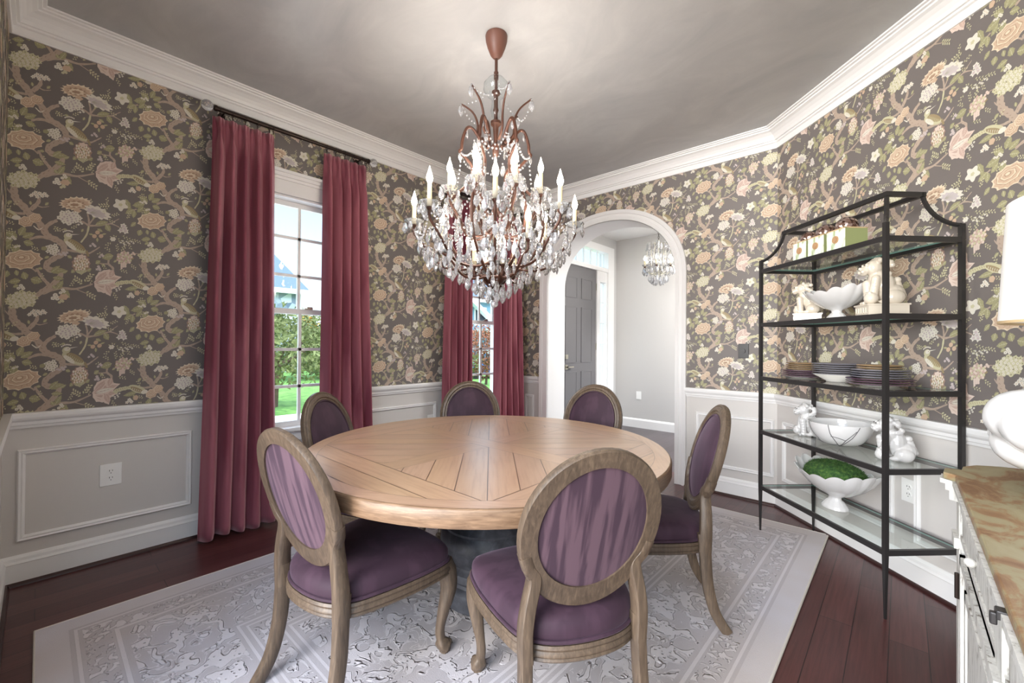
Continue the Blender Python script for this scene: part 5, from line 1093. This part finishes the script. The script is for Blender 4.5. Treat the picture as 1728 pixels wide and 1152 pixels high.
for r, z, n, S_ in ((0.41, 1.83, 18, LARGE), (0.385, 1.775, 20, LARGE), (0.345, 1.745, 18, LARGE), (0.33, 1.90, 16, LARGE), (0.22, 1.90, 14, LARGE), (0.27, 2.02, 14, LARGE), (0.30, 1.73, 16, LARGE), (0.25, 1.69, 14, LARGE), (0.20, 1.665, 12, LARGE), (0.155, 1.635, 11, LARGE), (0.115, 1.61, 9, LARGE), (0.08, 1.585, 7, LARGE), (0.045, 1.56, 5, LARGE), (0.20, 1.80, 12, SMALL), (0.15, 1.95, 10, LARGE), (0.20, 2.02, 12, SMALL), (0.11, 2.28, 8, SMALL), (0.14, 2.22, 9, LARGE)):
    for i in range(n): a = 2 * pi * i / n + r * 7; slots.append((cyl_pt(r, a, z), a, S_))
    b_ = MB()
beads(bd, [(0, 0, 1.60), (0, 0, 1.53)], 0.02, 0.010)
b_ = MB(); b_.lathe([(0, 1.655), (0.06, 1.65), (0.075, 1.64), (0.045, 1.615), (0.018, 1.60), (0, 1.59)], n=20); obj('hub', b_, M_rust, ch, smooth=50)
b_ = MB(); b_.sphere((0, 0, 1.497), 0.022, 10, 8); obj('finial_ball', b_, M_crystal, ch)
slots.sort(key=lambda s_: -s_[0][0])      # nearest the viewer's side of the room first
meshes = {}
for k, S_ in (('l', LARGE), ('s', SMALL)):
    o = obj('crystal_pendant', S_, M_crystal, ch); meshes[id(S_)] = o
rest = MB(); used = {id(LARGE): False, id(SMALL): False}; cnt = 0
for k, (p, a, S_) in enumerate(slots):
    if cnt < 95:
        o = meshes[id(S_)]
        if used[id(S_)]: o = o.copy(); COL.objects.link(o); o.parent = ch
        used[id(S_)] = True; o.location = p; o.rotation_euler = (0, 0, a + k); cnt += 1
    else: put(rest, S_, p, a + k)
o = obj('crystal_drops', rest, M_crystal, ch); o['kind'] = 'stuff'
o = obj('bead_strands', bd, M_crystal, ch, smooth=60); o['kind'] = 'stuff'

fc = thing('chandelier', 'small crystal chandelier hanging in the foyer beyond the arch', 'chandelier', (1.03, 5.5, 0), 0.3)
dz = 0.045
b_ = MB(); b_.lathe([(0.05, 2.95), (0.05, 2.93), (0.02, 2.915), (0, 2.91)], n=20); obj('canopy', b_, M_nickel, fc)
b_ = MB()
for k in range(11): z = 2.92 - 0.027 * k; R_9 = Matrix.Rotation(pi / 2 * (k % 2), 3, 'Z'); b_.tube([tuple(R_9 @ Vector((0.009 * cos(t), 0, z + 0.018 * sin(t)))) for t in [2 * pi * q / 10 for q in range(10)]], 0.0025, 5, closed=True)
obj('chain', b_, M_bronze, fc)
b_ = MB(); b_.tube([(0, 0, 2.66), (0, 0, 2.14)], 0.006, 8)
for i in range(6):
    a = 2 * pi * i / 6; b_.tube(spl([cyl_pt(0.02, a, 2.62), cyl_pt(0.12, a, 2.60), cyl_pt(0.15, a, 2.45), cyl_pt(0.13, a, 2.28), cyl_pt(0.03, a, 2.20)], 5), 0.0045, 6)
obj('frame', b_, M_nickel, fc, smooth=50)
sl = []; bd2 = MB()
for i in range(6):
    a = 2 * pi * i / 6 + 0.5; e = cyl_pt(0.185, a, 2.31); b_ = MB(); b_.tube(spl([cyl_pt(0.01, a, 2.24), cyl_pt(0.1, a, 2.22), cyl_pt(0.18, a, 2.27), e], 5), 0.005, 6); obj('arm', b_, M_nickel, fc, smooth=50)
    candle(fc, e, 0.08, M_bulb2, 0.85); drip_pan(fc, e, 0.035)
    beads(bd2, hang(0.05, cyl_pt(0.15, a, 2.60), cyl_pt(0.15, a + pi / 3, 2.60)), 0.022, 0.008); beads(bd2, hang(0.02, cyl_pt(0.15, a, 2.62), cyl_pt(0.185, a, 2.33)), 0.024, 0.008); beads(bd2, hang(0.06, cyl_pt(0.18, a, 2.30), cyl_pt(0.18, a + pi / 3, 2.30)), 0.022, 0.008)
    for k in range(3): sl.append((cyl_pt(0.15, a + k * 0.35, 2.60), a, LARGE)); sl.append((cyl_pt(0.19, a + k * 0.35, 2.29), a, LARGE)); sl.append((cyl_pt(0.12 - 0.03 * k, a + k * 0.35, 2.19 - 0.02 * k), a, LARGE)); sl.append((cyl_pt(0.14, a + k * 0.35, 2.46), a, SMALL)); sl.append((cyl_pt(0.13, a + k * 0.35, 2.38), a, LARGE))
b_ = MB()
for k, (p, a, S_) in enumerate(sl): put(b_, S_, p, a + k, 1.4)
o = obj('crystal_drops', b_, M_crystal, fc); o['kind'] = 'stuff'
o = obj('bead_strands', bd2, M_crystal, fc, smooth=60); o['kind'] = 'stuff'

# ------------------------------------------------------------------ outside the windows
GZ = -0.55
mb = MB(); mb.add([(-140, -80, GZ), (-0.15, -80, GZ), (-0.15, 140, GZ), (-140, 140, GZ)], [(0, 1, 2, 3)]); struct('ground', mb, M_grass)
mb = MB(); mb.box(-7.9, -0.2, -6, 9.5, GZ - 0.1, GZ + 0.03); struct('driveway', mb, M_conc)
def foliage(n, rad, c, leaf_s, seed, sq=1.0, hollow=0.55):
    R = random.Random(seed); b_ = MB()
    for k in range(n):
        v = Vector((R.gauss(0, 1), R.gauss(0, 1), R.gauss(0, 1))).normalized(); q = hollow + (1 - hollow) * R.random(); lump = 1 + 0.22 * sin(5 * v.x + seed) * cos(4 * v.z + v.y * 3)
        p = Vector((c[0] + rad[0] * v.x * q * lump, c[1] + rad[1] * v.y * q * lump, c[2] + rad[2] * v.z * q * lump)); a = Vector((R.uniform(-1, 1), R.uniform(-1, 1), R.uniform(-1, 1))).normalized(); w_ = a.cross(Vector((R.uniform(-1, 1), R.uniform(-1, 1), R.uniform(-1, 1)))).normalized(); L = leaf_s * R.uniform(0.7, 1.3)
        b_.add([p - a * L, p + w_ * L * 0.4, p + a * L, p - w_ * L * 0.4], [(0, 1, 2, 3)])
    return b_
def tree(name, label, loc, rad, h, mt, n, ls, seed, tr=0.12, cat='tree'):
    t = thing(name, label, cat, (loc[0], loc[1], GZ)); b_ = MB(); b_.tube([(0, 0, 0), (0.05, 0.03, h * 0.5), (0, 0, h)], [tr, tr * 0.8, tr * 0.4], 8)
    R = random.Random(seed)
    for k in range(6): a = k * 1.05; b_.tube([(0, 0, h * 0.6), (rad[0] * 0.3 * cos(a), rad[1] * 0.3 * sin(a), h * 0.85), (rad[0] * 0.6 * cos(a), rad[1] * 0.6 * sin(a), h * 1.05 + rad[2] * 0.2 * sin(k))], [tr * 0.4, tr * 0.3, tr * 0.12], 6)
    obj('trunk', b_, M_bark, t, smooth=60); o = obj('foliage', foliage(n, rad, (0, 0, h), ls, seed), mt, t, recalc=False); o['kind'] = 'stuff'; return t
tree('leafy_tree', 'broad green tree on the lawn outside the first window', (-9.8, 4.5), (1.9, 2.3, 1.05), 1.75, M_leaf, 5200, 0.085, 3)
tree('leafy_tree', 'green tree behind the lawn tree, left in the first window', (-15, 5.2), (1.3, 1.2, 1.2), 2.5, M_leafd, 3500, 0.12, 4)
tree('autumn_tree', 'yellow autumn tree far beyond the neighbouring house', (-38, 15.4), (3, 2.6, 2.4), 2.6, M_leaf2, 3500, 0.3, 5)
tree('autumn_tree', 'green hedge tree beyond the lawn at the right of the first window', (-19, 10.5), (2.2, 3.2, 1.4), 1.5, M_leafd, 3600, 0.14, 9)
tree('russet_shrub', 'russet leaved shrub outside the far window', (-10.5, 13.6), (1.1, 1.3, 1.25), 1.5, M_leaf3, 3000, 0.075, 6, 0.06, 'shrub')
tree('russet_shrub', 'low russet and green shrub near the blue car', (-9.3, 10.6), (1.0, 1.1, 0.8), 0.95, M_leaf, 2200, 0.07, 7, 0.05, 'shrub')
def house(name, label, x0, x1, y0, y1, ze, zr, wall_m, hip, wins):
    t = thing(name, label, 'house', (0, 0, 0)); b_ = MB(); b_.box(x0, x1, y0, y1, GZ, ze); obj('walls', b_, wall_m, t)
    b_ = MB(); o_ = 0.4; yr0, yr1 = y0 + hip, y1 - hip; xm = (x0 + x1) / 2
    V = [(x0 - o_, y0 - o_, ze), (x1 + o_, y0 - o_, ze), (x1 + o_, y1 + o_, ze), (x0 - o_, y1 + o_, ze), (xm, yr0 - (o_ if hip == 0 else 0), zr), (xm, yr1 + (o_ if hip == 0 else 0), zr)]
    b_.add(V, [(0, 1, 2, 3), (0, 4, 5, 3), (1, 2, 5, 4), (0, 1, 4), (2, 3, 5)]); obj('roof', b_, M_roof, t)
    b_ = MB(); b_.box(x1 + o_ - 0.05, x1 + o_ + 0.05, y0 - o_, y1 + o_, ze - 0.28, ze + 0.02); b_.box(x1 - 0.0, x1 + 0.06, y1 - 0.3, y1, GZ, ze); b_.box(x1 - 0.0, x1 + 0.06, y0, y0 + 0.3, GZ, ze); obj('fascia', b_, M_housetrim, t)
    for (ya, yb, za, zb) in wins:
        b_ = MB(); b_.box(x1 + 0.0, x1 + 0.08, ya - 0.12, yb + 0.12, za - 0.12, zb + 0.12); f_ = obj('window', b_, M_housetrim, t); b_ = MB(); b_.box(x1 + 0.05, x1 + 0.10, ya, yb, za, zb); obj('pane', b_, M_carglass, f_)
    return t
house('house', 'neighbouring house with a blue grey roof and stone walls seen through the first window', -34, -25, 1.0, 11.2, 4.6, 8.6, M_stone, 1.2, [(6.5, 7.5, 1.2, 3.0)])
h2 = house('house', 'blue sided neighbouring house with white trim seen through the far window', -36, -24, 19.5, 34, 5.2, 9.5, M_siding, 1.0, [(25.4, 26.6, 3.0, 4.4), (28.2, 29.2, 2.6, 4.2)])
b_ = MB(); b_.add([(-23.8, 23.5, 5.4), (-23.8, 27.2, 3.1), (-23.8, 27.2, 3.45), (-23.8, 23.5, 5.9), (-23.3, 23.5, 5.4), (-23.3, 27.2, 3.1), (-23.3, 27.2, 3.45), (-23.3, 23.5, 5.9)], [(0, 1, 2, 3), (7, 6, 5, 4), (0, 4, 5, 1), (3, 2, 6, 7), (1, 5, 6, 2), (0, 3, 7, 4)]); obj('gable_trim', b_, M_housetrim, h2)
b_ = MB(); b_.box(-23.9, -21.5, 25.5, 28.5, GZ, 0.9); b_.box(-23.9, -21.3, 25.2, 28.8, 2.3, 2.6); b_.box(-21.6, -21.4, 25.4, 25.7, 0.9, 2.4); b_.box(-21.6, -21.4, 28.2, 28.5, 0.9, 2.4); obj('porch', b_, M_housetrim, h2)
car = thing('car', 'blue car parked outside, low in the far window', 'car', (-13.2, 17.0, GZ), radians(62))
b_ = MB(); prof = [(-2.1, 0.25), (-2.15, 0.55), (-2.0, 0.72), (-1.2, 0.80), (2.0, 0.80), (2.12, 0.6), (2.1, 0.25)]
def ext(P, w, wt=None):
    k = len(P); return [(x, -w, z) for x, z in P] + [(x, w, z) for x, z in P], [list(range(k)), list(range(2 * k - 1, k - 1, -1))] + [(i, i + k, (i + 1) % k + k, (i + 1) % k) for i in range(k)]
b_.add(*ext(prof, 0.88)); o = obj('body', b_, M_car, car); modi(o, 'BEVEL', width=0.06, segments=3)
b_ = MB(); b_.add(*ext([(-1.15, 0.78), (-0.55, 1.22), (0.95, 1.24), (1.75, 0.80)], 0.76)); o = obj('cabin', b_, M_carglass, car); modi(o, 'BEVEL', width=0.05, segments=2)
b_ = MB(); b_.box(-0.5, 0.95, -0.74, 0.74, 1.21, 1.27); obj('roof', b_, M_car, car)
for x in (-1.35, 1.35):
    for y in (-0.86, 0.86): b_ = MB(); b_.tube([(x, y - 0.1, 0.32), (x, y + 0.1, 0.32)], 0.32, 20, up=(0, 0, 1)); obj('wheel', b_, M_tyre, car, smooth=40)
